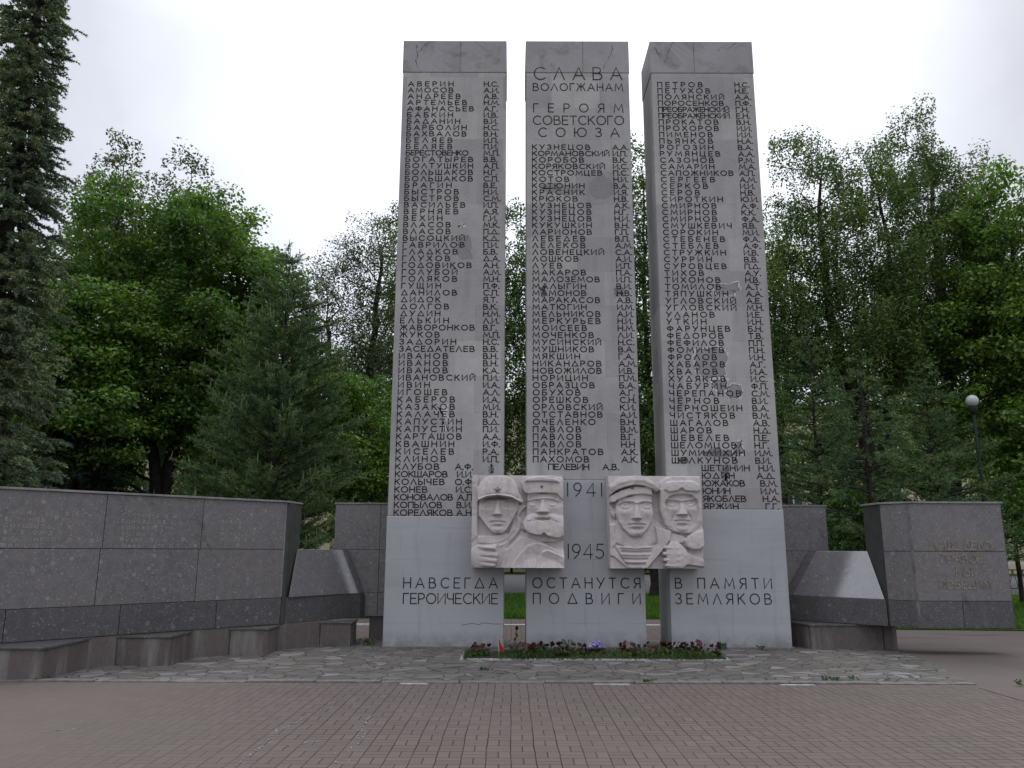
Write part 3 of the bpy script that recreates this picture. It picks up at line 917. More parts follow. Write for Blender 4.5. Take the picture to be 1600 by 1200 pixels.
patch(pillars[0], [(685, 634), (700, 633), (699, 672), (694, 674), (690, 645)], 15, M['patch_rim'], False)
patch(pillars[0], [(712, 370), (735, 368), (737, 405), (716, 404)], 16, M['patch'], False)
patch(pillars[0], ring(723, 353, 5), 17, M['patch_rim'], False)
patch(pillars[0], [(764, 728), (771, 726), (772, 738), (765, 740)], 18, M['spall'], False)

for k, lines in enumerate(([[(650, 70), (653, 84), (651, 96), (653, 109)], [(666, 67), (660, 76), (652, 82)]], [[(957, 70), (955, 84), (948, 96), (941, 112)]], [[(1022, 72), (1028, 84), (1035, 96)], [(1052, 67), (1044, 80), (1042, 92), (1036, 100)], [(1150, 68), (1138, 76), (1128, 74), (1118, 82)]])):
    mb = MB()
    for ln in lines:
        Q = [atY(a_, b_, YF - .0085) for a_, b_ in ln]
        P2 = []
        gk = np.random.default_rng(len(ln) + k)
        for a_, b_ in zip(Q[:-1], Q[1:]):
            for j in range(4): P2.append(a_ + (b_ - a_) * j / 4 + np.array([gk.normal(0, .010), 0, gk.normal(0, .010)]))
        wd_ = [.002 + abs(gk.normal(0, .0035)) for _ in P2]
        vs = [(q[0] + e * w_, YF - .0075, q[2] + .3 * w_) for q, w_ in zip(P2, wd_) for e in (-1, 1)]
        mb.add(vs, [(2 * i, 2 * i + 2, 2 * i + 3, 2 * i + 1) for i in range(len(P2) - 1)])
    mb.build('cap_crack', M['crack_and_shadow'], pillars[k])
ck = [(720, 977), (738, 974), (748, 976), (757, 973), (770, 975), (785, 975)]
Qk = [atY(x, y, YF - .0085) for x, y in ck]
vs = [(q[0], YF - .0088, q[2] + e) for q in Qk for e in (-.004, .004)]
MB().add(vs, [(2 * i, 2 * i + 2, 2 * i + 3, 2 * i + 1) for i in range(len(ck) - 1)]).build('paint_crack', M['crack_and_shadow'], pillars[0])

# ------------------------------------------------------------------ carved reliefs
NG = 230


class Relief:
    def __init__(s, x0, x1, y0, y1):
        gx = np.linspace(x0, x1, NG); gy = np.linspace(y0, y1, NG)
        s.X, s.Y = np.meshgrid(gx, gy)
        s.h = np.zeros_like(s.X)
        s.id = np.zeros(s.X.shape, int)

    def sd(s, pts):
        """signed distance to a polygon, negative inside"""
        P = np.array(pts, float)
        d = np.full(s.X.shape, 1e9); ins = np.zeros(s.X.shape, bool)
        for i in range(len(P)):
            a, b = P[i], P[(i + 1) % len(P)]
            e = b - a
            t = np.clip(((s.X - a[0]) * e[0] + (s.Y - a[1]) * e[1]) / (e @ e + 1e-9), 0, 1)
            d = np.minimum(d, np.hypot(s.X - a[0] - t * e[0], s.Y - a[1] - t * e[1]))
            c = ((a[1] > s.Y) != (b[1] > s.Y)) & (s.X < (b[0] - a[0]) * (s.Y - a[1]) / (b[1] - a[1] + 1e-9) + a[0])
            ins ^= c
        return np.where(ins, -d, d)

    def ld(s, pts):
        P = np.array(pts, float)
        d = np.full(s.X.shape, 1e9)
        for a, b in zip(P[:-1], P[1:]):
            e = b - a
            t = np.clip(((s.X - a[0]) * e[0] + (s.Y - a[1]) * e[1]) / (e @ e + 1e-9), 0, 1)
            d = np.minimum(d, np.hypot(s.X - a[0] - t * e[0], s.Y - a[1] - t * e[1]))
        return d

    def dome(s, cx, cy, rx, ry, p=.5):
        return np.maximum(0, 1 - ((s.X - cx) / rx) ** 2 - ((s.Y - cy) / ry) ** 2) ** p

    def g(s, cx, cy, rx, ry):
        return np.exp(-((s.X - cx) / rx) ** 2 - ((s.Y - cy) / ry) ** 2)

    @staticmethod
    def ss(d, w):
        t = np.clip(.5 - d / (2 * w), 0, 1)
        return t * t * (3 - 2 * t)

    def layer(s, pts, height, w=7, fid=None, over=True):
        """place a plane/field of given height inside the polygon with a steep carved edge"""
        k = s.ss(s.sd(pts), w)
        s.h = s.h * (1 - k) + height * k if over else np.maximum(s.h, height * k)
        if fid is not None: s.id = np.where(k > .5, fid, s.id)
        return k

    def ridge(s, pts, amp, w):
        s.h += amp * np.exp(-(s.ld(pts) / w) ** 2)

    def face(s, cx, eye, nose, mouth, chin, ew, es, nt_, mw, blank=False):
        """eyes es apart at height eye, nose from eye to nose, mouth, chin; all in relief units"""
        for sg in (-1, 1):
            ex = cx + sg * es
            s.h -= .052 * s.g(ex, eye - 4, ew * 1.15, 38)
            s.h += .030 * s.dome(ex, eye + 8, ew * .78, 30)
            s.ridge([(ex - ew * .85, eye + 6), (ex - ew * .3, eye - 18), (ex + ew * .3, eye - 18), (ex + ew * .85, eye + 4)], .016, 9)
            s.ridge([(ex - ew * .7, eye + 22), (ex, eye + 38), (ex + ew * .7, eye + 22)], .010, 9)
            if not blank: s.h -= .012 * s.g(ex, eye + 8, 12, 10)
            s.h -= .016 * s.g(cx + sg * es * .95, (nose + mouth) / 2 + 10, 55, 80)        # hollow cheek
            s.h += .014 * s.g(cx + sg * es * 1.12, nose - 70, 60, 38)                       # cheekbone
        top = eye - 40
        t = np.clip((s.Y - top) / (nose - top), 0, 1)
        half = 20 + (nt_ - 20) * t ** 1.8
        k = s.ss(np.abs(s.X - cx) - half, 13) * s.ss(s.Y - nose, 5) * s.ss(top - s.Y, 20)
        s.h += k * (.018 + .058 * t)
        s.h -= .016 * s.g(cx, nose + 22, nt_, 16)
        s.h += .018 * s.g(cx, mouth - 12, mw * .9, 26)
        s.ridge([(cx - mw, mouth + 5), (cx - mw * .3, mouth - 4), (cx, mouth), (cx + mw * .3, mouth - 4), (cx + mw, mouth + 5)], -.026, 8)
        s.h += .020 * s.g(cx, mouth + 24, mw * .6, 15)
        s.h -= .018 * s.g(cx, mouth + 52, mw * .7, 16)
        s.h += .026 * s.g(cx, chin - 30, mw * .75, 34)

    def blur(s, n=1):
        for _ in range(n):
            p = np.pad(s.h, 1, mode='edge')
            s.h = (p[:-2, 1:-1] + p[2:, 1:-1] + p[1:-1, :-2] + p[1:-1, 2:] + 4 * p[1:-1, 1:-1]) / 8

    def build(s, parent, xl, xr, zt, zb, yf, yb, names_, labels):
        g3 = np.random.default_rng(3)
        wob = np.zeros_like(s.h)
        for k_, a_ in ((6, .004), (14, .003), (30, .002)):      # hand-tooled unevenness
            q_ = g3.normal(0, 1, (k_, k_))
            iy = np.linspace(0, k_ - 1.001, NG); i0 = iy.astype(int); f0 = (iy - i0)[:, None]; f1 = (iy - i0)[None, :]
            wob += a_ * (q_[i0][:, i0] * (1 - f0) * (1 - f1) + q_[i0 + 1][:, i0] * f0 * (1 - f1) + q_[i0][:, i0 + 1] * (1 - f0) * f1 + q_[i0 + 1][:, i0 + 1] * f0 * f1)
        wx = xl + (s.X - s.X[0, 0]) / (s.X[0, -1] - s.X[0, 0]) * (xr - xl)
        wz = zt + (s.Y - s.Y[0, 0]) / (s.Y[-1, 0] - s.Y[0, 0]) * (zb - zt)
        hh = s.h * 1.22 + wob
        P = np.stack([wx, yf - hh, wz], -1).reshape(-1, 3)
        idx = np.arange(NG * NG).reshape(NG, NG)
        Q = np.stack([idx[:-1, :-1], idx[1:, :-1], idx[1:, 1:], idx[:-1, 1:]], -1).reshape(-1, 4)
        fid = s.id[:-1, :-1].reshape(-1)
        out = []
        for k, nm in enumerate(names_):
            q = Q[fid == k]
            if not len(q): continue
            used, inv = np.unique(q, return_inverse=True)
            o = link_mesh(nm, P[used], inv.reshape(-1, 4), M['stone'], parent, smooth=True, arrays=True)
            if labels[k]: o['label'] = labels[k]
            out.append(o)
        # sides and back of the block: the rim of the carving carried back to the pillars
        loop = list(idx[0, ::-1]) + list(idx[1:, 0]) + list(idx[-1, 1:]) + list(idx[-2:0:-1, -1])
        n = len(loop)
        vs = [tuple(P[i]) for i in loop] + [(P[i][0], yb, P[i][2]) for i in loop]
        fs = [(i, (i + 1) % n, n + (i + 1) % n, n + i) for i in range(n)] + [tuple(range(n, 2 * n))]
        MB().add(vs, fs).build('block', M['stone'], parent)
        return out


def star(parent, cx, cy, r, ry):
    vs, n = [], 10
    for i in range(n):
        a = -PI / 2 + i * PI / 5
        q = r if i % 2 == 0 else r * .42
        vs.append((cx + q * math.cos(a), ry, cy - q * math.sin(a)))
    front_ = (cx, ry - .022, cy)
    back = [(x, ry + .05, z) for x, y, z in vs]
    V = vs + [front_] + back
    F = [(i, (i + 1) % n, n) for i in range(n)] + [(i, n + 1 + i, n + 1 + (i + 1) % n, (i + 1) % n) for i in range(n)]
    return MB().add(V, F).build('star', M['star'], parent)


# ---- left relief: soldier in a steel helmet and a bearded man in a fur hat
r = Relief(55, 1120, 42, 1136)
X, Yc = r.X, r.Y
r.h += .02
r.layer([(40, 30), (125, 30), (122, 360), (128, 850), (85, 860), (40, 850)], .075, 8)
body = [(40, 850), (130, 760), (290, 760), (480, 740), (560, 520), (640, 560), (660, 720), (850, 830), (1130, 930), (1130, 1150), (40, 1150)]
r.layer(body, .055 + .03 * r.g(600, 1000, 400, 300), 10, 0)
r.layer([(130, 775), (290, 765), (480, 745), (500, 790), (380, 845), (280, 860), (130, 850)], .09, 7)
# neck and scarf folds
r.ridge([(600, 560), (600, 690), (520, 800), (400, 870), (320, 880)], .030, 18)
r.ridge([(545, 720), (470, 830), (360, 880)], -.022, 12)
r.ridge([(640, 700), (560, 800), (470, 910)], -.026, 12)
# cloak folds stepping forward
for pts, a in (([(450, 930), (530, 850), (610, 790), (700, 780), (830, 820), (1130, 960), (1130, 1150), (380, 1150)], .045),
               ([(510, 1135), (560, 1050), (620, 970), (700, 880), (800, 845), (920, 870), (1130, 985), (1130, 1150), (505, 1150)], .05),
               ([(795, 1135), (820, 1040), (870, 950), (930, 925), (1130, 1010), (1130, 1150), (790, 1150)], .05)):
    d = r.sd(pts)
    r.h += a * r.ss(d, 9) * np.exp(np.minimum(0, d) / 260)
# fist
r.layer([(40, 930), (120, 880), (310, 870), (350, 920), (370, 1000), (350, 1100), (300, 1150), (40, 1150)], .085 + .06 * r.dome(210, 1010, 190, 170), 9)
for i, (fy, l, rr_) in enumerate(((912, 345, 28), (985, 362, 30), (1052, 355, 29), (1110, 340, 24))):
    r.h += .038 * np.exp(-((Yc - fy - (X - 280) * .10) / rr_) ** 4) * r.ss(X - l, 10) * r.ss(190 - X, 60)
    r.h += .014 * r.g(300, fy + 3, 28, 24)
r.ridge([(150, 890), (240, 905), (320, 905)], .022, 20)
# soldier
face = [(140, 340), (138, 530), (215, 640), (285, 718), (330, 742), (405, 742), (455, 705), (540, 560), (610, 410), (600, 330)]
r.layer(face, .070 + .075 * r.dome(360, 500, 290, 330), 8, 1)
r.face(355, 392, 522, 604, 725, 72, 128, 52, 84, True)
r.h -= .035 * r.ss(r.sd([(140, 330), (600, 330), (600, 372), (360, 340), (150, 378)]), 14)
r.ridge([(128, 380), (140, 530), (280, 715), (330, 742)], .018, 9)
r.ridge([(618, 400), (545, 560), (455, 705), (405, 744)], .022, 10)
r.layer([(585, 430), (640, 380), (690, 420), (640, 470), (570, 580)], .085, 8)
hel = [(125, 355), (110, 230), (150, 130), (230, 75), (330, 52), (440, 58), (530, 100), (585, 170), (610, 260), (655, 350), (660, 385), (620, 380), (520, 325), (360, 300), (230, 315), (160, 345)]
r.layer(hel, .135 + .10 * r.dome(370, 300, 290, 290), 8, 1)
r.ridge([(128, 352), (200, 318), (360, 296), (500, 312), (600, 358), (655, 386)], .026, 16)
r.ridge([(150, 318), (240, 285), (360, 272), (500, 285), (590, 330)], -.010, 8)
# bearded man
r.layer([(700, 270), (1125, 270), (1125, 620), (680, 620)], .075 + .06 * r.dome(885, 430, 260, 260), 9, 2)
r.face(878, 378, 492, 575, 700, 64, 116, 70, 105, True)
r.ridge([(710, 352), (790, 332), (870, 322), (940, 312), (1000, 328), (1060, 356)], .030, 14)
r.h -= .02 * r.ss(r.sd([(710, 285), (1050, 280), (1060, 330), (870, 312), (715, 340)]), 10)
beard = [(640, 610), (680, 540), (760, 500), (830, 520), (880, 535), (950, 520), (1030, 500), (1125, 540), (1125, 770), (1060, 800), (960, 790), (925, 770), (890, 735), (860, 765), (800, 760), (720, 740), (660, 690)]
r.layer(beard, .115 + .075 * r.dome(885, 690, 300, 200), 9, 2)
r.layer([(660, 690), (720, 740), (800, 760), (860, 765), (890, 735), (925, 770), (1060, 800), (1125, 775), (1125, 800), (1010, 838), (880, 838), (760, 800), (690, 745)], .075, 6, 2)
r.layer([(700, 590), (760, 530), (830, 515), (880, 530), (940, 515), (1010, 540), (1060, 600), (985, 585), (960, 555), (880, 548), (800, 555), (775, 590)], .178, 8, 2)
r.layer([(790, 572), (880, 556), (970, 572), (880, 590)], .115, 6)
for k in range(7):
    xa = 690 + 62 * k
    r.ridge([(xa, 600 + 14 * (k % 2)), (xa + (12 if k > 3 else -12), 730)], .008 * (1 if k % 2 else -1), 16)
hat = [(630, 140), (660, 75), (740, 50), (1000, 50), (1125, 90), (1125, 345), (1090, 325), (1045, 272), (870, 262), (700, 276), (665, 260), (640, 215)]
r.layer(hat, .135 + .03 * r.dome(880, 190, 300, 200), 8, 2)
r.layer([(675, 128), (700, 85), (860, 68), (1040, 95), (1075, 135), (870, 122)], .20, 9, 2)
r.blur(1)
pl0, pr0 = atY(737, 815, 13.22), atY(880.5, 815, 13.22)
zt = atY(808, 742, 13.22)[2]; zb = atY(808, 887, 13.22)[2]
YR = 13.335
tl = thing('stone_relief', 'pale carved relief of a helmeted soldier beside a bearded man in a fur hat', 'relief', ((pl0[0] + pr0[0]) / 2, 13.4, zb), 'carved stone reliefs on the pillars')
r.build(tl, pl0[0], pr0[0], zt, zb, YR, YF - .02, ['carved_drapery', 'carved_soldier', 'carved_partisan'],
        ['cloak folds and a clenched fist in carved stone', 'carved head in a steel helmet with chin strap', 'carved head with full beard and fur hat'])


def rpos(rr, xl, xr, zt, zb, cx, cy):
    x = xl + (cx - rr.X[0, 0]) / (rr.X[0, -1] - rr.X[0, 0]) * (xr - xl)
    z = zt + (cy - rr.Y[0, 0]) / (rr.Y[-1, 0] - rr.Y[0, 0]) * (zb - zt)
    i = np.argmin(abs(rr.Y[:, 0] - cy)); j = np.argmin(abs(rr.X[0] - cx))
    return x, z, YR - rr.h[i, j] * 1.22


for cx, cy, rad in ((355, 232, .068), (868, 186, .034)):
    sx, sz, sy = rpos(r, pl0[0], pr0[0], zt, zb, cx, cy)
    star(tl, sx, sz, rad, sy - .006)

# ---- right relief: sailor in a flat cap and a tank man with goggles
r = Relief(60, 1132, 56, 1142)
X, Yc = r.X, r.Y
r.h += .025
# tank man's helmet and head
helm = [(640, 230), (660, 140), (720, 85), (800, 66), (1135, 66), (1135, 720), (1060, 730), (960, 740), (760, 720), (690, 640), (640, 480)]
r.layer(helm, .095 + .055 * r.dome(890, 330, 330, 420), 9, 2)
tface = [(705, 380), (740, 320), (810, 288), (920, 278), (1010, 288), (1075, 350), (1090, 470), (1050, 620), (975, 705), (900, 735), (830, 715), (770, 630), (715, 500)]
r.layer(tface, .050 + .080 * r.dome(893, 500, 230, 290), 8, 2)
r.face(895, 385, 522, 592, 722, 58, 110, 64, 82)
r.ridge([(735, 338), (820, 345), (890, 356), (960, 345), (1042, 334)], .032, 13)
r.h -= .02 * r.ss(r.sd([(760, 300), (920, 285), (1030, 300), (1035, 320), (890, 335), (755, 322)]), 10)
r.ridge([(830, 495), (800, 540), (775, 600)], -.014, 12); r.ridge([(955, 495), (990, 540), (1010, 600)], -.014, 12)
gog = [(695, 225), (720, 150), (790, 128), (1040, 128), (1100, 180), (1112, 225), (1085, 252), (940, 244), (890, 208), (850, 240), (740, 262)]
r.layer(gog, .168 + .025 * r.dome(900, 190, 260, 120), 7, 2)
# body
r.layer([(60, 640), (130, 610), (560, 560), (640, 620), (760, 705), (930, 790), (1135, 860), (1135, 1150), (50, 1150)], .06, 10, 0)
r.layer([(735, 715), (930, 770), (905, 850), (740, 825)], .085, 7, 0)
r.layer([(905, 815), (960, 760), (1040, 720), (1135, 690), (1135, 885), (1075, 925), (990, 925), (930, 890)], .135 + .03 * r.dome(1040, 820, 160, 150), 7, 0)
r.layer([(870, 850), (930, 895), (990, 930), (1075, 930), (1135, 895), (1135, 930), (1060, 965), (960, 945), (890, 890)], .045, 7, 0)
# neck and striped vest
r.layer([(130, 600), (560, 560), (600, 840), (480, 900), (250, 900), (120, 850)], .060 + .045 * r.dome(350, 740, 270, 300), 10, 0)
vest = [(110, 880), (350, 905), (600, 870), (480, 1142), (270, 1142)]
r.layer(vest, .075 + .03 * r.dome(350, 1000, 260, 200), 8, 0)
for yy, a in ((905, .020), (955, -.024), (985, .014), (1040, -.022), (1068, .014), (1100, -.018)):
    w = 190 - (yy - 900) * .35
    r.h += a * np.exp(-((Yc - yy - 10 * ((X - 350) / 150) ** 2 * -.5) / 11) ** 2) * r.ss(np.abs(X - 355) - w, 20)
r.layer([(50, 640), (120, 640), (125, 860), (90, 900), (270, 1142), (50, 1142)], .085, 8, 0)
r.layer([(50, 1005), (90, 1000), (262, 1150), (50, 1150)], .058, 7, 0)
r.layer([(575, 640), (600, 665), (690, 690), (765, 712), (745, 815), (655, 940), (475, 1142), (420, 1142), (520, 1000), (600, 860)], .125, 8, 0)
r.layer([(745, 822), (655, 945), (480, 1150), (700, 1150)], .05, 6, 0)
# hand gripping the collar
r.layer([(690, 900), (750, 828), (840, 838), (905, 895), (950, 960), (1132, 1050), (1132, 1125), (930, 1100), (880, 1142), (690, 1142)], .115 + .05 * r.dome(800, 1000, 200, 190), 9, 0)
for fy, l, rr_ in ((905, 668, 30), (975, 648, 30), (1045, 652, 29), (1108, 672, 24)):
    r.h = np.maximum(r.h, (.165 - .00008 * np.abs(X - 730)) * np.exp(-((Yc - fy - (X - 740) * .05) / rr_) ** 4) * r.ss(l - X, 12) * r.ss(X - 850, 60))
    r.h += .012 * r.g(825, fy, 26, 26)
# sailor
sface = [(118, 500), (130, 380), (160, 340), (420, 275), (555, 290), (565, 520), (540, 600), (490, 690), (410, 770), (350, 785), (285, 765), (200, 680), (150, 600)]
r.layer(sface, .085 + .085 * r.dome(355, 530, 300, 350), 8, 1)
r.layer([(68, 440), (95, 425), (122, 460), (125, 570), (85, 540), (70, 500)], .09, 8, 1)
r.face(362, 412, 570, 636, 768, 66, 124, 50, 96)
r.ridge([(165, 395), (215, 368), (300, 362), (375, 385), (440, 362), (535, 372)], .026, 13)
band = [(62, 380), (70, 300), (190, 235), (350, 185), (545, 205), (558, 298), (430, 282), (290, 300), (150, 352), (110, 385)]
r.layer(band, .150 + .035 * r.dome(330, 300, 330, 200), 7, 1)
capt = [(60, 185), (140, 120), (240, 75), (350, 60), (450, 76), (540, 120), (610, 180), (645, 232), (600, 262), (545, 222), (450, 190), (350, 180), (230, 205), (130, 245), (62, 300)]
r.layer(capt, .185 + .04 * r.dome(340, 130, 340, 190), 7, 1)
r.ridge([(70, 215), (150, 160), (300, 120), (450, 125), (560, 170), (630, 225)], .014, 24)
r.blur(1)
pl1, pr1 = atY(953, 815, 13.22), atY(1097.5, 815, 13.22)
zt1 = atY(1025, 743, 13.22)[2]; zb1 = atY(1025, 888.5, 13.22)[2]
tr_ = thing('stone_relief', 'pale carved relief of a sailor in a flat cap beside a tank man with goggles', 'relief', ((pl1[0] + pr1[0]) / 2, 13.4, zb1), 'carved stone reliefs on the pillars')
r.build(tr_, pl1[0], pr1[0], zt1, zb1, YR, YF - .02, ['carved_drapery', 'carved_sailor', 'carved_tankman'],
        ['striped vest, lapels and a gripping hand in carved stone', 'carved head in a flat sailor cap', 'carved head in a padded helmet with goggles pushed up'])
sx, sz, sy = rpos(r, pl1[0], pr1[0], zt1, zb1, 318, 205)
star(tr_, sx, sz, .045, sy - .006)

# ------------------------------------------------------------------ granite walls
HB, HM, HJ, HW = .41, .825, 1.60, 2.395      # underside, top of plinth band, slab joint, top
S2 = math.sqrt(.5)
E0, E1 = np.array([-8.55, 8.55]), np.array([-3.765, 13.335])      # left wall runs at 45 degrees: y - x = 17.10
tw = thing('granite_wall', 'long dark speckled granite wall at left with worn rows of names', 'wall', (-6.0, 11.2, 0))
back = np.array([-S2, S2]) * .55


def slabs(mb, p, q, off, za, zb, cuts, inset=0.0, thick=.05, gap=.008):
    """facing slabs between heights za and zb along the line p-q, cut at the given distances"""
    p = np.array(p, float); q = np.array(q, float)
    L_ = np.linalg.norm(q - p); d = (q - p) / L_
    nrm = np.array([d[1], -d[0]]) if off > 0 else np.array([-d[1], d[0]])
    cs = [0] + list(cuts) + [L_]
    for a, b in zip(cs[:-1], cs[1:]):
        A = p + d * (a + gap / 2) - nrm * inset; B = p + d * (b - gap / 2) - nrm * inset
        poly = [A, B, B - nrm * thick, A - nrm * thick]
        if off < 0: poly = poly[::-1]
        mb.prism([tuple(v) for v in poly], za + gap / 2, zb - gap / 2)


LW = float(np.linalg.norm(E1 - E0))


def wall_s(px, py):
    p = at_plane(px, py, (E1[0], E1[1], 0), np.array([S2, -S2, 0]))
    return float(np.dot(p[:2] - E0, (E1 - E0) / LW)), p[2]


j1 = wall_s(157, 858)[0]; j2 = wall_s(311, 858)[0]
cuts = [j1 - (j2 - j1) * 2, j1 - (j2 - j1), j1, j2]
cuts = [c_ for c_ in cuts if c_ > .2]
mb = MB(); slabs(mb, E0, E1, 1, HJ, HW - .03, [c_ + .02 for c_ in cuts])
mb.build('upper_slabs', M['granite'], tw, bevel=.003)
mb = MB(); slabs(mb, E0, E1, 1, HM, HJ, cuts)
mb.build('lower_slabs', M['granite'], tw, bevel=.003)
mb = MB(); slabs(mb, E0, E1, 1, HB, HM, [c_ + .35 for c_ in cuts])
mb.build('plinth_band', M['granite_band'], tw, bevel=.003)
core = [E0 + back * .1, E1 + back * .1, E1 + np.array([.06, .50]), E0 + back]
MB().prism([tuple(v) for v in core], HB + .01, HW - .04).build('core', M['edge'], tw)
# end return at the right, running straight back
e2 = E1 + np.array([.10, .56])
MB().prism([tuple(E1 + (.001, .004)), tuple(E1 + (.05, .02)), tuple(e2), tuple(e2 - (.08, 0))], HB + .002, HW - .031).build('end_slab', M['edge'], tw, bevel=.003)
nd = np.array([S2, -S2])
cop = [E0 + nd * .02, E1 + nd * .02 + np.array([.03, .0]), e2 + np.array([.02, .02]), E0 + back]
MB().prism([tuple(v) for v in cop], HW - .03, HW).build('coping', M['coping'], tw, bevel=.004)
MB().prism([tuple(E1 - (E1 - E0) / LW * .022 + nd * .003), tuple(E1 + nd * .003), tuple(E1 + nd * .003 + np.array([.0, .03])), tuple(E1 - (E1 - E0) / LW * .022 + nd * -.01)], HM + .01, HW - .032).build('corner_strip', M['coping'], tw)
MB().prism([tuple(E0 + nd * -.012), tuple(E1 + np.array([.7, .7]) + nd * -.012), tuple(E1 + np.array([.7, .7]) + back), tuple(E0 + back)], -.05, HB - .003).build('foundation', M['granite_red'], tw, bevel=.004)


def wall_frame(u, w, d):
    q = E0 + (E1 - E0) / LW * u + nd * d
    return (q[0], q[1], w)


mb = MB()
for rows, xs, y0, dy in ((['АФАНАСЬЕВ В А', 'БАРАНОВ А П', 'ВОРОБЦОВ О К', 'ВЕСЕЛОВ З В', 'ВЛАДИМИРОВ И В', 'ДАНИЛОВ И Я'], (12, 8, 7, 6, 4, 3), 803, 10.4),
                         (['КЛИМОВ Б И Н', 'КОНОВАЛОВ А К', 'КОНЬКОВ С М', 'КОТОВ А Г', 'КУЗНЕЦОВ Н Г', 'МАКАРОВ Б П'], (191, 190, 190, 190, 189, 190), 807, 9.8),
                         (['ПАВЛОВ А С', 'ПОПОВ И Н', 'РОЗОВ В П', 'СЕРОВ К И'], (346, 346, 345, 345), 818, 9.2)):
    for i, (s_, x_) in enumerate(zip(rows, xs)):
        u, w = wall_s(x_, y0 + dy * i)
        text(mb, s_, u, w, .047, .0095, wall_frame, .035, lift=.003)
mb.build('worn_names', M['faint_grey'], tw)

# saw-tooth seats under the left wall
BL = ['first', 'second', 'third', 'fourth']
BLAB = ['granite seat block nearest the left edge, stained with white lime',
        'granite seat block second from the left under the name wall',
        'granite seat block third from the left under the name wall',
        'granite seat block closest to the left pillar, under the polished slope']
for i, (xr_, yf) in enumerate(((-5.79, 10.225), (-4.785, 11.56), (-3.77, 12.73), (-2.71, 13.86))):
    xl_ = yf - 17.10
    yb_ = xr_ + 17.10
    t = thing('seat_block', BLAB[i], 'seat', ((xl_ + xr_) / 2, yf, 0), 'saw-tooth granite seats under the wall')
    k = .02
    MB().prism([(xl_ + k, yf), (xr_, yf), (xr_, yb_ - k)], -.05, .372).build('block', M['granite_red'], t, bevel=.006)
    MB().prism([(xl_ - .02 + k, yf - .02), (xr_ + .02, yf - .02), (xr_ + .02, yb_ + .02 - k)], .374, .404).build('seat_slab', M['granite_band'], t, bevel=.005)

# sloped polished block at the end of the left wall
tl_ = thing('sloped_block', 'polished sloping granite block mirroring the sky beside the left pillar', 'stone block', (-3.2, 14.1, 0), 'sloped granite blocks beside the pillars')
A, B_, C_, D_ = (-3.66, 13.385), (-2.76, 14.69), (-2.70, 14.90), (-3.66, 14.90)
A1, B1, C1, D1 = (-3.66, 13.75), (-3.07, 14.60), (-3.03, 14.90), (-3.66, 14.90)
MB().frustum([A, B_, C_, D_], HM + .004, [A1, B1, C1, D1], HJ).build('polished_slope', M['granite_gloss'], tl_, bevel=.004)
MB().prism([(-3.752, 13.348), (-2.73, 14.73), (-2.68, 14.91), (-3.74, 14.91)], HB, HM).build('plinth_band', M['granite_band'], tl_, bevel=.004)
# panels behind the pillars
for x0, x1, lab, fx in ((-3.30, -1.6, 'upright granite panel standing behind the left pillar', (-2.6, -1.7)), (4.1, 5.80, 'upright granite panel standing behind the right pillar', (4.2, 5.5))):
    t = thing('granite_panel', lab, 'panel', ((x0 + x1) / 2, 14.83, 0), 'granite panels behind the pillars')
    PY, HPN = (14.93, 2.43) if x0 < 0 else (14.70, 2.40)
    mb = MB()
    for za, zb_ in ((HB, HM), (HM, HJ), (HJ, HPN)):
        for xa, xb in ((x0, x0 + (x1 - x0) * .5), (x0 + (x1 - x0) * .5, x1)):
            mb.box(xa + .003, xb - .003, PY, PY + .06, za + .003, zb_ - .003)
    mb.build('slabs', M['granite'], t, bevel=.003)
    MB().box(x0 + .02, x1 - .02, PY + .055, PY + .25, HB + .01, HPN - .01).build('core', M['edge'], t)
    MB().box(x0 - .015, x1 + .015, PY - .015, PY + .28, HPN + .002, HPN + .03).build('coping', M['coping'], t, bevel=.004)
    MB().box(fx[0], fx[1], PY + .08, PY + .24, -.05, HB - .002).build('foundation', M['granite_red'], t)

# right-hand wall block
tb = thing('granite_wall', 'dark granite wall block at right lettered НАШЕ ДЕЛО ПРАВОЕ', 'wall', (7.1, 13.4, 0))
c0 = np.array([6.14, 13.28]); c1 = np.array([6.46, 12.96]); c2 = np.array([7.985, 12.985])
mb = MB(); slabs(mb, c1, c2, 1, HJ, HW - .03, []); slabs(mb, c0, c1, 1, HJ, HW - .03, [])
mb.build('upper_slabs', M['granite'], tb, bevel=.003)
mb = MB(); slabs(mb, c1, c2, 1, HM, HJ, []); slabs(mb, c0, c1, 1, HM, HJ, [])
mb.build('lower_slabs', M['granite'], tb, bevel=.003)
mb = MB(); slabs(mb, c1, c2, 1, HB, HM, [.72]); slabs(mb, c0, c1, 1, HB, HM, [])
mb.build('plinth_band', M['granite_band'], tb, bevel=.003)
MB().prism([(6.165, 13.32), (6.475, 13.01), (7.96, 13.03), (7.96, 13.55), (6.145, 13.88)], HB + .01, HW - .035).build('core', M['edge'], tb)
MB().prism([(6.135, 13.29), (6.155, 13.29), (6.155, 13.86), (6.115, 13.86)], HB + .003, HW - .031).build('end_slab', M['edge'], tb)
MB().prism([(7.962, 13.0), (7.987, 12.985), (7.987, 13.56), (7.962, 13.56)], HB + .003, HW - .031).build('end_slab', M['granite_band'], tb)
MB().prism([(6.10, 13.27), (6.45, 12.935), (8.01, 12.96), (8.01, 13.58), (6.09, 13.90)], HW - .03, HW).build('coping', M['coping'], tb, bevel=.004)
MB().prism([(6.44, 12.975), (6.46, 12.952), (6.483, 12.957), (6.465, 12.99)], HB + .005, HW - .032).build('corner_strip', M['strip'], tb)
MB().prism([(6.22, 13.72), (6.36, 13.70), (6.475, 13.80), (6.475, 14.3), (6.22, 14.3)], -.05, HB - .002).build('foundation', M['granite_red'], tb, bevel=.004)
mb = MB()
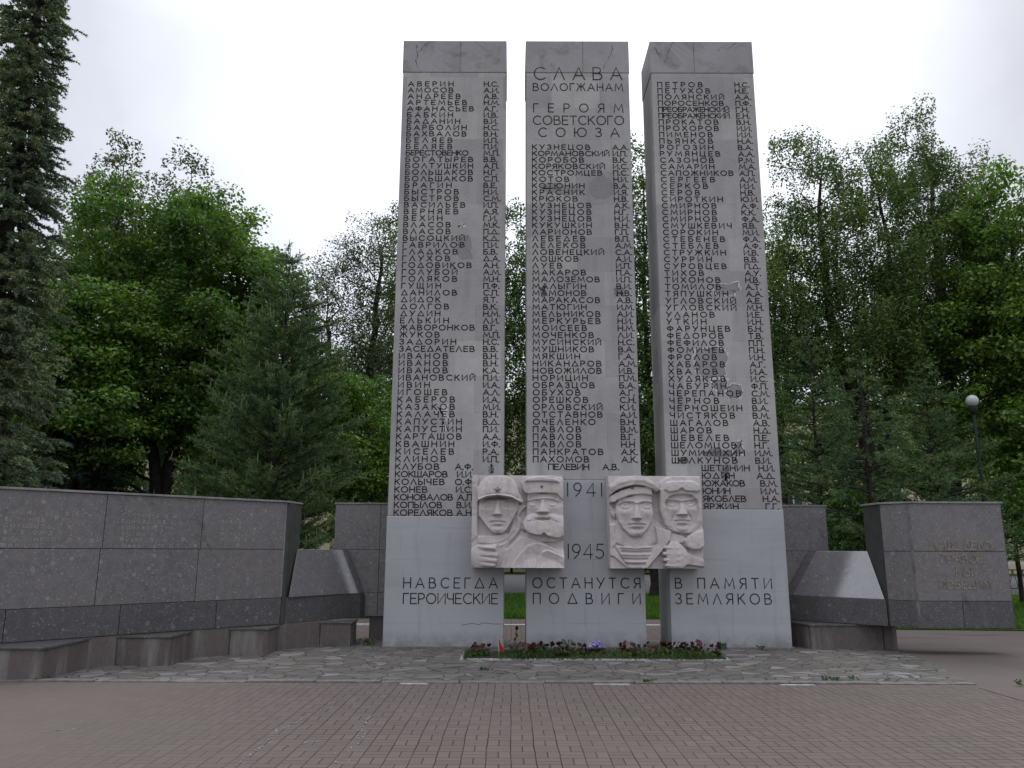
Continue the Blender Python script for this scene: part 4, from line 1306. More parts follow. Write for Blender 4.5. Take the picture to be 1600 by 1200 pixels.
for s_, xa, xb, yt, yb_ in (('НАШЕ ДЕЛО', 1453, 1551, 845.5, 859.5), ('ПРАВОЕ', 1470, 1536, 866, 880), ('МЫ', 1493, 1519, 886.5, 900.5), ('ПОБЕДИМ', 1467, 1550, 906.5, 920)):
    px_line(mb, s_, xa, xb, yt, yb_, 12.960, .0155)
mb.build('inscription', M['faint'], tb)
# sloped block beside the right pillar
ts = thing('sloped_block', 'polished sloping granite block between the right pillar and lettered wall', 'stone block', (5.5, 14.1, 0), 'sloped granite blocks beside the pillars')
A, B_, C_, D_ = (6.11, 13.33), (5.00, 14.45), (4.92, 14.685), (6.11, 14.685)
A1, B1, C1, D1 = (6.11, 13.82), (5.48, 14.45), (5.42, 14.685), (6.11, 14.685)
MB().frustum([D_, C_, B_, A], HM + .004, [D1, C1, B1, A1], HJ).build('polished_slope', M['granite_gloss'], ts, bevel=.004)
MB().prism([(6.12, 14.685), (4.82, 14.685), (4.94, 14.48), (6.12, 13.305)], HB, HM).build('plinth_band', M['granite_band'], ts, bevel=.004)
t = thing('seat_block', 'low brown granite seat block right of the right pillar', 'seat', (5.6, 13.7, 0), 'saw-tooth granite seats under the wall')
MB().prism([(4.99, 13.70), (6.20, 13.70), (6.20, 14.66), (4.78, 14.66), (4.86, 14.2)], -.05, .372).build('block', M['granite_red'], t, bevel=.006)
MB().prism([(4.97, 13.68), (6.21, 13.68), (6.21, 14.67), (4.76, 14.67), (4.84, 14.2)], .374, .404).build('seat_slab', M['granite_band'], t, bevel=.005)


# ------------------------------------------------------------------ vegetation tools
def unit(v):
    return v / (np.linalg.norm(v, axis=-1, keepdims=True) + 1e-9)


def leaf_quads(C, nrm, l, w, g):
    """rhombic leaves at C (n,3) with normals nrm"""
    n = len(C)
    a = unit(np.cross(nrm, unit(g.normal(0, 1, (n, 3)))))
    b = np.cross(nrm, a)
    l = (l * g.uniform(.65, 1.25, n))[:, None]; w = (w * g.uniform(.7, 1.2, n))[:, None]
    V = np.stack([C - a * l * .5, C + b * w * .5 - a * l * .08, C + a * l * .5, C - b * w * .5 - a * l * .08], 1).reshape(-1, 3)
    return V, np.arange(4 * n, dtype=np.int32).reshape(n, 4)


def blades(P, D, l, w, g):
    """needle blades: slim triangles from P along D"""
    n = len(P)
    D = unit(D)
    b = unit(np.cross(D, unit(g.normal(0, 1, (n, 3))))) * (w * .5)
    l = (l * g.uniform(.7, 1.25, n))[:, None]
    V = np.stack([P - b, P + b, P + D * l], 1).reshape(-1, 3)
    return V, np.arange(3 * n, dtype=np.int32).reshape(n, 3)


def tubes_mesh(segs, n=5):
    """segs: (p, q, r0, r1) straight pieces -> arrays"""
    p = np.array([s[0] for s in segs]); q = np.array([s[1] for s in segs])
    r0 = np.array([s[2] for s in segs])[:, None]; r1 = np.array([s[3] for s in segs])[:, None]
    t = unit(q - p)
    ref = np.where(np.abs(t[:, 2:3]) < .9, np.array([[0, 0, 1.0]]), np.array([[1.0, 0, 0]]))
    a = unit(np.cross(t, ref)); b = np.cross(t, a)
    Vs = []
    for k in range(n):
        th = 2 * PI * k / n
        o = a * math.cos(th) + b * math.sin(th)
        Vs.append((p - t * r0 * .3 + o * r0, q + t * r1 * .3 + o * r1))
    m = len(segs)
    V = np.stack([np.stack([v[0] for v in Vs], 1), np.stack([v[1] for v in Vs], 1)], 1).reshape(-1, 3)   # m,2,n,3
    base = (np.arange(m) * 2 * n)[:, None]
    F = []
    for k in range(n):
        l_ = (k + 1) % n
        F.append(np.concatenate([base + k, base + l_, base + n + l_, base + n + k], 1))
    return V, np.concatenate(F, 0).astype(np.int32)


LEAFK = 1.35


def broadleaf(name, label, cat, x, y, trunk, blobs, nclump, nleaf, leaf, cr, mleaf, mbark, seed, r0=.14, droop=0.0, flat=.6, group=None, stems=None, shell=.55):
    """trunk: list of (dx,dy,z) points; blobs: crown ellipsoids (dx,dy,z,rx,ry,rz). Leaf clumps are spread through the
    crown's volume (denser near its skin) and each is joined by a twig to the nearest lower branch."""
    g = np.random.default_rng(seed)
    nclump = int(nclump * 1.5)
    o = np.array([x, y, 0.0])
    t = thing(name, label, cat, (x, y, 0), group)
    B = np.array(blobs, float)
    vol = B[:, 3] * B[:, 4] * B[:, 5]
    which = g.choice(len(B), nclump * 2, p=vol / vol.sum())
    d = unit(g.normal(0, 1, (nclump * 2, 3)))
    rad = g.uniform(0, 1, nclump * 2) ** (1 / 3)
    rad = g.uniform(0, 1, nclump * 2) ** (.33 + .0 * shell)
    rad *= g.uniform(.85, 1.12, nclump * 2)
    C = B[which, :3] + d * rad[:, None] * B[which, 3:]
    keep = []
    for i in range(len(C)):                      # keep clumps apart so gaps stay between them
        if len(keep) >= nclump: break
        if keep:
            dd = np.min(np.linalg.norm(C[keep] - C[i], axis=1))
            if dd < cr * .42: continue
        keep.append(i)
    C = C[keep]
    # branches
    nodes, par, cnt, plen = [], [], [], []
    stems_ = [trunk] + (stems or [])
    for st in stems_:
        prev = -1
        P = np.array(st, float)
        for a, b in zip(P[:-1], P[1:]):
            k = max(2, int(np.linalg.norm(b - a) / .5))
            for j in range(k):
                q = a + (b - a) * j / k + (g.normal(0, .03, 3) if len(nodes) else 0)
                nodes.append(q); par.append(prev); cnt.append(0); plen.append(0); prev = len(nodes) - 1
        nodes.append(P[-1]); par.append(prev); cnt.append(0); plen.append(0)
    ntrunk = len(nodes)
    zc = min(q[2] - q[5] * .6 for q in blobs)
    order = np.argsort(np.linalg.norm(C - np.array([trunk[-1][0] * .6, trunk[-1][1] * .6, zc]), axis=1))
    leafnode = []
    for i in order:
        N_ = np.array(nodes)
        dv_ = C[i] - N_
        dist = np.linalg.norm(dv_, axis=1)
        cost = dist + .55 * np.array(plen) + 1.1 * np.maximum(0, .3 * dist - dv_[:, 2]) + np.where(N_[:, 2] < zc * .55, 3, 0)
        j = int(np.argmin(cost))
        k = max(1, int(dist[j] / .55))
        prev = j
        a = np.array(nodes[j]); L_ = dist[j]
        for s_ in range(1, k + 1):
            f = s_ / k
            q = a + (C[i] - a) * f + np.array([0, 0, .10 * L_ * math.sin(PI * f)]) + (g.normal(0, .05 * L_ / k, 3) if s_ < k else 0)
            nodes.append(q); par.append(prev); cnt.append(0); plen.append(plen[j] + f * L_); prev = len(nodes) - 1
        leafnode.append(prev)
    for ln in leafnode:
        k = ln
        while k >= 0:
            cnt[k] += 1; k = par[k]
    cnt = np.array(cnt, float)
    tot = cnt.max()
    rr_ = np.maximum(.008, r0 * (np.maximum(cnt, .3) / tot) ** .58)
    N_ = np.array(nodes)
    zz_ = N_[:, 2]
    segs = []
    for k in range(len(nodes)):
        if par[k] >= 0:
            ra = rr_[par[k]] if k < ntrunk or rr_[par[k]] < rr_[k] * 1.6 else rr_[k] * 1.25
            segs.append((N_[par[k]] + o, N_[k] + o, ra * (1.35 if zz_[par[k]] < .3 else 1), rr_[k]))
    V, F = tubes_mesh(segs)
    link_mesh('trunk', V, F, mbark, t, smooth=True, arrays=True)
    # leaves
    n = nleaf * LEAFK
    m = len(C)
    sz = g.uniform(.65, 1.35, m)
    cnt_l = np.maximum(4, (n * sz ** 2 * g.uniform(.6, 1.3, m))).astype(int)
    ids = np.repeat(np.arange(m), cnt_l)
    T = len(ids)
    off = unit(g.normal(0, 1, (T, 3))) * (g.uniform(0, 1, T) ** .5)[:, None] * (cr * sz[ids])[:, None]
    off[:, 2] *= flat
    if droop:
        off[:, 2] -= droop * g.uniform(0, 1, T) ** 1.3 * sz[ids] * g.choice([.3, 1.0, 1.5], m)[ids]
        lat = np.exp(-np.maximum(0, -off[:, 2]) / (droop * 1.2))
        off[:, :2] *= lat[:, None] * .9
        # leaves hang in strings
        st = np.floor(g.uniform(0, 13, T))
        ang = st * 2.39996 + ids
        off[:, 0] = .3 * off[:, 0] + .7 * cr * sz[ids] * np.cos(ang) * .75
        off[:, 1] = .3 * off[:, 1] + .7 * cr * sz[ids] * np.sin(ang) * .75
    P = C[ids] + off + o
    nr_ = unit(np.array([0, 0, .75]) + .35 * unit(off) + g.normal(0, .55, (T, 3)))
    V, F = leaf_quads(P, nr_, leaf, leaf * .72, g)
    link_mesh('crown', V, F, mleaf, t, arrays=True)
    return t


def conifer(name, label, cat, x, y, H, Rb, zlow, step, nbr, mneedle, mbark, seed, droop=.25, rise=0.0, shoot=.3, bl=.07, bw=.016, per=7, zmax=None, prof=1.3, candles=False, group=None, dens=1.0, r0=.16, lean=(0, 0)):
    """whorled conifer: every branch carries side twigs, every twig is clothed in needle blades"""
    g = np.random.default_rng(seed)
    dens *= 1.45; step *= .78; bw *= 1.25
    o = np.array([x, y, 0.0])
    t = thing(name, label, cat, (x, y, 0), group)
    segs = [(o + np.array([lean[0] * k / 12, lean[1] * k / 12, H * k / 12.0]), o + np.array([lean[0] * (k + 1) / 12, lean[1] * (k + 1) / 12, H * (k + 1) / 12.0]), max(.012, r0 * (1 - k / 12.5)), max(.01, r0 * (1 - (k + 1) / 12.5))) for k in range(12)]
    NP, ND, CP = [], [], []
    z = zlow
    while z < (zmax or H - .1):
        f = (z - zlow) / (H - zlow)
        Lmax = Rb * (1 - f ** prof) + .12
        nb = nbr if f < .85 else max(4, nbr - 3)
        a0 = g.uniform(0, 2 * PI)
        for b in range(nb):
            az = a0 + 2 * PI * b / nb + g.normal(0, .18)
            Lb = Lmax * g.uniform(.55, 1.2)
            zb_ = z + g.uniform(-.5, .5) * step
            dirh = np.array([math.cos(az), math.sin(az), 0])
            side = np.array([-dirh[1], dirh[0], 0])
            nseg = max(3, int(Lb / .3))
            pts = []
            for k in range(nseg + 1):
                s_ = k / nseg
                zz_ = rise * Lb * s_ - droop * Lb * (s_ ** 1.4) + droop * .45 * Lb * s_ ** 4
                pts.append(o + np.array([lean[0] * f, lean[1] * f, zb_ + zz_]) + dirh * Lb * s_ + side * g.normal(0, .03) * Lb * s_)
            for p, q, k in zip(pts[:-1], pts[1:], range(nseg)):
                ra = .010 + .02 * Lb * (1 - k / nseg) * .5
                segs.append((p, q, ra, ra * .8))
            pts = np.array(pts)
            # side twigs
            nt_ = max(4, int(Lb / .085 * dens))
            s_ = g.uniform(.12, 1.0, nt_) ** .85
            s_[0] = 1.0
            base = np.stack([np.interp(s_, np.linspace(0, 1, nseg + 1), pts[:, c_]) for c_ in range(3)], 1)
            sg = g.choice([-1, 1], nt_)
            tl2 = shoot * (1.15 - .6 * s_) * g.uniform(.6, 1.3, nt_) * (.5 + .5 * min(1, Lb))
            td = unit(dirh * g.uniform(.45, 1.2, (nt_, 1)) + side * (sg * g.uniform(.2, 1.0, nt_))[:, None] + np.array([0, 0, 1]) * (g.normal(-.15 * (droop > .1) + .35 * (rise > .2), .28, nt_))[:, None])
            td[0] = unit(dirh + np.array([0, 0, -.1 + .6 * (rise > .2)]))
            for i in range(nt_):
                m_ = max(2, int(tl2[i] / .035))
                q = base[i] + td[i] * (np.linspace(0, 1, m_)[:, None] * tl2[i])
                q[:, 2] -= (np.linspace(0, 1, m_) ** 2) * tl2[i] * .25 * (droop > .1)
                q = np.repeat(q, per, 0)
                dd = td[i] * .75 + g.normal(0, .62, (len(q), 3))
                NP.append(q); ND.append(dd)
                if candles and s_[i] > .55 and g.random() < .16:
                    CP.append(base[i] + td[i] * tl2[i])
        z += step * g.uniform(.85, 1.15)
    V, F = tubes_mesh(segs)
    link_mesh('trunk', V, F, mbark, t, smooth=True, arrays=True)
    P = np.concatenate(NP); D = np.concatenate(ND)
    V, F = blades(P, D, bl, bw, g)
    link_mesh('crown', V, F, mneedle, t, arrays=True)
    if candles and CP:
        CP = np.array(CP)
        sg2 = [(p, p + np.array([g.normal(0, .012), g.normal(0, .012), g.uniform(.10, .24)]), .013, .004) for p in CP]
        V, F = tubes_mesh(sg2, 4)
        tag(link_mesh('young_shoots', V, F, M['candle'], t, arrays=True), kind='stuff')
    return t


def px_x(px, Y, py=600):
    return float(atY(px, py, Y)[0])


def px_z(py, Y, px=800):
    return float(atY(px, py, Y)[2])


# ---- left side
conifer('spruce_tree', 'tall grey-green spruce at the left edge with drooping tips', 'tree', -10.0, 14.6, 19.5, 1.34, .9, .30, 10, M['spruce'], M['bark'], 21, droop=.5, shoot=.36, bl=.07, bw=.02, per=10, prof=1.0, r0=.22)
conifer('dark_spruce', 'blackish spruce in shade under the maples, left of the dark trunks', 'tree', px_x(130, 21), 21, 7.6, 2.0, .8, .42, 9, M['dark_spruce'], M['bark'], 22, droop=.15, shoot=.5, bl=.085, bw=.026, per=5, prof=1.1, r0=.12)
Y = 23.0
xm = px_x(250, Y)
broadleaf('maple_tree', 'broad bright green maple with three dark trunks behind the left wall', 'tree', xm, Y,
          [(0, 0, 0), (.15, 0, 2.2), (.55, .1, 4.4), (.7, 0, 7.5), (.6, 0, 10.5)],
          [(-1.6, 0, 10.7, 1.6, 1.8, 2.3), (-2.5, 0, 8.9, 1.4, 1.6, 2.4), (-1.2, 0, 8.3, 2.2, 2.0, 3.2), (1.4, .2, 9.0, 2.0, 2.0, 3.6), (-.2, -.4, 6.4, 3.2, 2.2, 2.2), (2.1, 0, 6.5, 1.6, 1.8, 2.4), (-2.0, 0, 6.0, 1.5, 1.6, 2.4), (-1.0, -.2, 4.6, 2.2, 1.6, 1.3), (.4, 0, 11.6, 1.6, 1.4, 1.5)],
          340, 112, .125, .58, M['maple'], M['bark'], 31, r0=.2, flat=.55,
          stems=[[(.9, .2, 0), (1.1, .2, 2.5), (1.9, .3, 4.8), (2.3, .2, 7.2)], [(.35, -.2, .0), (.4, -.2, 2.4), (.0, -.2, 4.6), (-1.0, -.1, 7.0)]])
Y = 25.5
broadleaf('maple_tree', 'second leafy maple just left of the young pine, rising behind it', 'tree', px_x(370, Y), Y,
          [(0, 0, 0), (.1, 0, 4), (0, 0, 8), (-.3, 0, 11.5)],
          [(-.7, 0, 10.3, 1.9, 1.9, 3.4), (.6, 0, 8.4, 1.9, 1.9, 2.8), (1.7, 0, 7.2, 1.6, 1.6, 2.2), (0, 0, 6.0, 2.4, 2, 1.8)],
          210, 118, .14, .62, M['maple'], M['bark'], 32, r0=.17, flat=.55)
Y = 20.5
broadleaf('maple_tree', 'lower maple with light green sprays next to the big spruce', 'tree', px_x(120, Y), Y,
          [(0, 0, 0), (.1, .1, 3), (.2, .2, 6), (.1, .1, 8.4)],
          [(.2, 0, 7.2, 1.5, 1.5, 2.0), (-.4, 0, 5.6, 1.5, 1.5, 1.3), (.9, 0, 5.0, 1.3, 1.3, 1.2)],
          110, 110, .13, .55, M['maple_dark'], M['bark'], 33, r0=.13, flat=.5)
conifer('pine_tree', 'young dense pine with pale upright shoots before the left pillar', 'tree', px_x(440, 19.2), 19.2, 9.2, 2.0, .7, .36, 8, M['pine'], M['bark'], 41, droop=.02, rise=.40, shoot=.42, bl=.085, bw=.014, per=6, prof=1.9, candles=True, r0=.12)
conifer('pine_tree', 'smaller pine tucked between the maple trunks and the young pine', 'tree', px_x(350, 20.6), 20.6, 5.2, 1.5, .5, .36, 7, M['pine'], M['bark'], 42, droop=.02, rise=.38, shoot=.42, bl=.085, bw=.015, per=6, prof=1.0, candles=True, r0=.09)
Y = 27.0
broadleaf('birch_tree', 'thin-leaved birch with fine dark limbs left of the left pillar', 'tree', px_x(545, Y), Y,
          [(0, 0, 0), (.35, 0, 3), (.6, 0, 6), (.8, 0, 9), (1.0, 0, 12)],
          [(.6, 0, 10.6, 1.9, 1.8, 3.0), (-.8, 0, 10.0, 1.5, 1.6, 2.6), (1.6, 0, 8.8, 1.4, 1.4, 2.4), (.2, 0, 7.2, 1.9, 1.8, 1.8)],
          240, 78, .078, .50, M['birch_grey'], M['bark'], 51, r0=.16, droop=.5, flat=.7, stems=[[(.35, 0, 2.8), (-.3, 0, 5.5), (-.9, 0, 9.5)]])
Y = 24.0
broadleaf('maple_tree', 'dark understorey maple filling in behind the young pine', 'tree', px_x(560, Y), Y,
          [(0, 0, 0), (-.2, 0, 2.5), (.2, 0, 5)],
          [(0, 0, 4.9, 2.2, 1.7, 1.9), (.6, 0, 3.2, 1.9, 1.6, 1.6), (-.9, 0, 6.2, 1.3, 1.3, 1.4)],
          150, 90, .115, .52, M['maple_dark'], M['bark'], 52, r0=.11, flat=.6)
# ---- behind the pillars
for px, Yt, pt, lab, sd_, w in ((625, 33, 288, 'slim birch whose tip shows just left of the left pillar', 61, 1.6),
                                (780, 30, 300, 'dark birch seen through the gap between left and middle pillars', 62, 2.3),
                                (925, 33, 250, 'birch hidden mostly behind the middle pillar', 63, 2.2),
                                (1012, 28, 205, 'tall dark birch seen through the gap before the right pillar', 64, 1.9)):
    H = px_z(pt, Yt)
    broadleaf('birch_tree', lab, 'tree', px_x(px, Yt), Yt, [(0, 0, 0), (.1, 0, H * .3), (0, 0, H * .6), (.1, 0, H * .94)],
              [(0, 0, H * .78, w * .72, w * .8, H * .22), (0, 0, H * .55, w, w, H * .22), (0, 0, H * .32, w * .95, w, H * .2)],
              int(150 * w), 80, .115, .55, M['birch'], M['bark'], sd_, r0=.17, droop=.35, flat=.7)
for px, Yt, lab, sd_ in ((800, 57, 'dark bush across the road between left and middle pillars', 65), (1030, 57, 'dark bush across the road between middle and right pillars', 66)):
    broadleaf('roadside_bush', lab, 'bush', px_x(px, Yt), Yt, [(0, 0, 0), (0, 0, 1.4)], [(0, 0, 2.2, 2.8, 1.6, 2.1), (1.4, 0, 1.8, 2, 1.4, 1.6), (-1.4, 0, 1.8, 2, 1.4, 1.6)], 90, 70, .22, .7, M['maple_dark'], M['bark'], sd_, r0=.08, shell=.4)
# ---- far birches above the left maples
for px, Yt, pt, lab, sd_ in ((150, 36, 208, 'far birch showing its crown tip right beside the spruce', 71), (262, 38, 222, 'far birch with a thin crown above the big maple', 72)):
    H = px_z(pt, Yt)
    broadleaf('birch_tree', lab, 'tree', px_x(px, Yt), Yt, [(0, 0, 0), (0, 0, H * .4), (.2, 0, H * .96)],
              [(0, 0, H * .82, 1.5, 1.5, H * .17), (-.6, 0, H * .68, 2.0, 2.0, H * .16), (.4, 0, H * .52, 2.4, 2.2, H * .18)],
              260, 62, .15, .6, M['birch_grey'], M['bark'], sd_, r0=.2, droop=.7, flat=.8)
# ---- right side
Y = 23.0
broadleaf('birch_tree', 'large birch right of the right pillar with forked dark trunk', 'tree', px_x(1350, Y), Y,
          [(0, 0, 0), (.1, 0, 3.5), (-.3, 0, 6.0), (-.8, 0, 8.6), (-.9, 0, 12.2)],
          [(-1.0, 0, 12.0, 1.6, 1.8, 2.9), (-2.2, 0, 9.8, 1.1, 1.3, 2.2), (-2.4, 0, 7.4, 1.0, 1.2, 1.8), (.6, 0, 11.2, 1.6, 1.8, 3.2), (-1.7, 0, 8.8, 1.6, 1.8, 2.4), (0, 0, 8.0, 2.2, 2, 2.2), (.9, 0, 7.8, 1.7, 1.8, 2.2)],
          300, 150, .085, .52, M['birch'], M['bark'], 81, r0=.2, droop=.5, flat=.75, stems=[[(.1, 0, 3.4), (.8, 0, 6.2), (1.2, 0, 9.5), (1.0, 0, 12.6)]])
Y = 24.5
broadleaf('birch_tree', 'tallest birch on the right, its top reaching above the others', 'tree', px_x(1475, Y), Y,
          [(0, 0, 0), (0, 0, 4), (.2, 0, 8), (.3, 0, 14.6)],
          [(-.3, 0, 13.8, 1.4, 1.5, 2.8), (1.3, 0, 12.8, 1.6, 1.8, 2.4), (.2, 0, 10.8, 2.3, 2.2, 2.6), (1.8, 0, 9.5, 1.8, 1.8, 2.4), (-.6, 0, 8.6, 1.9, 1.8, 2.0), (.8, 0, 7.2, 2.4, 2, 1.8)],
          320, 160, .09, .55, M['birch'], M['birch_bark'], 82, r0=.2, droop=.42, flat=.75, stems=[[(0, 0, 4.5), (1.1, 0, 7.5), (2.0, 0, 10.5)]])
Y = 22.0
broadleaf('maple_tree', 'dense dark green maple at the right edge behind the lamp', 'tree', px_x(1600, Y), Y,
          [(0, 0, 0), (.1, 0, 3), (.1, 0, 7), (.2, 0, 11.5)],
          [(.3, 0, 10.3, 2.1, 2, 2.6), (-.2, 0, 7.6, 2.2, 2, 2.2), (-.4, 0, 5.2, 2.1, 1.8, 1.6), (1.4, 0, 6, 2, 2, 3), (0, -.3, 3.6, 1.8, 1.5, 1.1)],
          250, 100, .13, .58, M['maple_dark'], M['bark'], 83, r0=.2, flat=.5)
conifer('pine_tree', 'open dark pine leaning beside the right pillar, over the granite panel', 'tree', px_x(1268, 21.5), 21.5, 8.2, 2.0, 1.0, .46, 6, M['pine'], M['bark'], 84, droop=.05, rise=.25, shoot=.45, bl=.09, bw=.015, per=5, prof=1.2, r0=.10, dens=.55)
conifer('pine_tree', 'dark pine standing over the lettered wall with a thick low trunk', 'tree', px_x(1345, 19.5), 19.5, 6.4, 2.1, 1.5, .46, 6, M['pine'], M['bark'], 85, droop=.10, rise=.2, shoot=.45, bl=.09, bw=.015, per=5, prof=1.3, r0=.15, dens=.55)
conifer('pine_tree', 'bushy pine between the lettered wall and the lamp post', 'tree', px_x(1445, 21), 21, 6.6, 2.2, 1.1, .42, 7, M['pine'], M['bark'], 86, droop=.05, rise=.25, shoot=.45, bl=.09, bw=.015, per=5, prof=1.2, r0=.11, dens=.7)
broadleaf('bush', 'bright green bush in the gap between granite panel and lettered wall', 'bush', px_x(1303, 20), 20, [(0, 0, 0), (0, 0, 1)], [(0, 0, 1.6, .8, .7, 1.1), (.2, 0, 2.5, .55, .5, .6)], 46, 80, .085, .34, M['bush'], M['bark'], 87, r0=.05, shell=.3)
broadleaf('bush', 'yellow-green bush above the right end of the lettered wall', 'bush', px_x(1555, 25), 25, [(0, 0, 0), (0, 0, 2)], [(0, 0, 3.2, 1.2, 1, 1.5), (.7, 0, 2.4, 1, 1, 1.2)], 60, 80, .11, .45, M['bush'], M['bark'], 88, r0=.07, shell=.3)
broadleaf('bush', 'green bush low behind the left wall, right of the dark trunks', 'bush', px_x(322, 22), 22, [(0, 0, 0), (0, 0, 1.4)], [(0, 0, 2.3, 1.0, .9, 1.5)], 50, 80, .09, .42, M['maple'], M['bark'], 89, r0=.06, shell=.3)
# ---- row across the park
g_ = np.random.default_rng(9)
FAR = ['far park tree behind the spruce', 'far park tree behind the big maple trunks', 'far park tree behind the second maple', 'far park tree behind the young pine', 'far park tree behind the thin-leaved birch',
       'far park tree behind the left pillar', 'far park tree behind the middle pillar', 'far park tree left of the large right birch', 'far park tree behind the large right birch', 'far park tree behind the tallest birch', 'far park tree behind the right-edge maple']
for i, (px, pt) in enumerate(((40, 420), (165, 560), (330, 520), (450, 560), (585, 500), (700, 420), (905, 400), (1215, 330), (1340, 520), (1450, 470), (1580, 380))):
    Yt = 40 + g_.uniform(-3, 3)
    H = px_z(pt, Yt)
    broadleaf('park_tree', FAR[i], 'tree', px_x(px, Yt), Yt, [(0, 0, 0), (0, 0, H * .4), (.2, 0, H * .9)],
              [(0, 0, H * .74, 2.2, 2, H * .24), (-1, 0, H * .5, 2.4, 2.2, H * .22), (1, 0, H * .45, 2.4, 2.2, H * .22)],
              130, 72, .17, .8, M['maple_dark'] if i % 2 else M['birch'], M['bark'], 100 + i, r0=.2, flat=.6, group='far row of park trees', shell=.45)

# ------------------------------------------------------------------ building beyond the road
tbd = thing('apartment_house', 'long cream rendered building half hidden behind the trees', 'building', (0, 64, 0))
X0, X1, YW, HH = -46, 46, 60.0, 12.2
cols = [(X0 + 2.0 + 3.8 * i) for i in range(24)]
rows = [1.4, 4.9, 8.4]
ww, wh = 1.5, 1.9
mb = MB()
zs = [0] + [v for z_ in rows for v in (z_, z_ + wh)] + [HH]
for a, b in zip(zs[:-1], zs[1:]):
    if any(abs(a - z_) < 1e-6 for z_ in rows):
        xs = [X0] + [v for c_ in cols for v in (c_, c_ + ww)] + [X1]
        for k in range(0, len(xs) - 1, 2):
            mb.box(xs[k], xs[k + 1], YW, YW + .4, a, b)
    else:
        mb.box(X0, X1, YW, YW + .4, a, b)
mb.box(X0, X1, YW + .5, YW + 10, 0, HH)
mb.build('wall', M['cream'], tbd)
MB().prism([(X0 - .5, YW - .5), (X1 + .5, YW - .5), (X1 + .5, YW + 10.5), (X0 - .5, YW + 10.5)], HH + .003, HH + .35).build('roof', M['roofm'], tbd)
nwin = 0
for z_ in rows[1:]:
    for c_ in cols:
        nwin += 1
        f = MB().box(c_, c_ + .09, YW + .12, YW + .2, z_, z_ + wh).box(c_ + ww - .09, c_ + ww, YW + .12, YW + .2, z_, z_ + wh).box(c_ + .09, c_ + ww - .09, YW + .12, YW + .2, z_, z_ + .09).box(c_ + .09, c_ + ww - .09, YW + .12, YW + .2, z_ + wh - .09, z_ + wh).box(c_ + ww / 2 - .04, c_ + ww / 2 + .04, YW + .12, YW + .2, z_ + .09, z_ + wh - .09).build('window', M['frame'], tbd)
        MB().box(c_ + .02, c_ + ww - .02, YW + .22, YW + .24, z_ + .02, z_ + wh - .02).build('pane', M['glass'], f)

# ------------------------------------------------------------------ lamp and fence
lx, ly = 11.9, 20.0
t = thing('street_lamp', 'dark green lamp post with a white globe above the lettered wall', 'lamp', (lx, ly, 0))
MB().tube([(lx, ly, 0), (lx, ly, .9), (lx, ly, 1.0), (lx, ly, 3.4), (lx, ly, 3.45), (lx, ly, 5.12)], [.085, .085, .055, .05, .038, .034], 12).build('post', M['lampgreen'], t, smooth=True)
MB().tube([(lx, ly, 0), (lx, ly, .12), (lx, ly, .3)], [.16, .15, .09], 12).build('foot', M['lampgreen'], t, smooth=True)
MB().tube([(lx, ly, 5.06), (lx, ly, 5.12), (lx, ly, 5.22), (lx, ly, 5.28)], [.04, .09, .11, .07], 14).build('collar', M['lampgreen'], t, smooth=True)
MB().tube([(lx - .11, ly, 4.62), (lx + .11, ly, 4.62)], .014, 6).build('ladder_bar', M['lampgreen'], t)
MB().sphere((lx, ly, 5.41), .155, 20, 14).build('globe', M['globe'], t, smooth=True)

fz = thing('iron_fence', 'low black iron fence with a white top rail along the road', 'fence', (24, 32.5, 0))
FX0, FX1, FY = 15.0, 36.0, 32.5
MB().box(FX0, FX1, FY - .035, FY + .035, 1.10, 1.19).build('top_rail', M['white'], fz)
MB().box(FX0, FX1, FY - .015, FY + .015, .86, .90).box(FX0, FX1, FY - .015, FY + .015, .14, .18).build('bars', M['iron'], fz)
mb = MB()
x_ = FX0
k = 0
while x_ < FX1 - .2:
    mb.tube([(x_, FY, .18), (x_ + .19, FY, .86)] if k % 2 == 0 else [(x_, FY, .86), (x_ + .19, FY, .18)], .013, 5)
    cz_ = .80 if k % 2 else .24
    for sgn in (-1, 1):
        mb.tube([(x_ + sgn * .06 * math.sin(a_), FY, cz_ + .05 * math.cos(a_)) for a_ in np.linspace(0, PI, 6)], .012, 4)
    x_ += .19; k += 1
mb.build('lattice', M['iron'], fz)
for k in range(8):
    MB().box(FX0 + 3 * k - .03, FX0 + 3 * k + .03, FY + .036, FY + .09, 0, 1.14).build('post', M['iron'], fz)

# ------------------------------------------------------------------ flower bed
FB = dict(x0=-.76, x1=3.25, y0=12.22, y1=13.10)
t = thing('flower_bed', 'narrow flower bed with a white edging at the foot of the pillars', 'flower bed', (1.25, 12.66, 0))
MB().box(FB['x0'] + .05, FB['x1'] - .05, FB['y0'] + .05, FB['y1'] - .05, 0, .035).build('soil', M['soil'], t)
for a in ((FB['x0'], FB['x1'], FB['y0'], FB['y0'] + .045), (FB['x0'], FB['x1'], FB['y1'] - .045, FB['y1']), (FB['x0'], FB['x0'] + .07, FB['y0'] + .047, FB['y1'] - .047), (FB['x1'] - .07, FB['x1'], FB['y0'] + .047, FB['y1'] - .047)):
    MB().box(*a, -.02, .028).build('edging', M['oldwhite'], t, bevel=.006)


def grass_stuff(name, pts, l, w, mat, seed, kind='stuff', spread=.45, label=None, cat=None):
    g = np.random.default_rng(seed)
    D = np.array([0, 0, 1.0]) + g.normal(0, spread, (len(pts), 3)) * np.array([1, 1, .2])
    V, F = blades(np.asarray(pts), D, l, w, g)
    o = link_mesh(name, V, F, mat, arrays=True)
    return tag(o, label, cat, kind=kind)


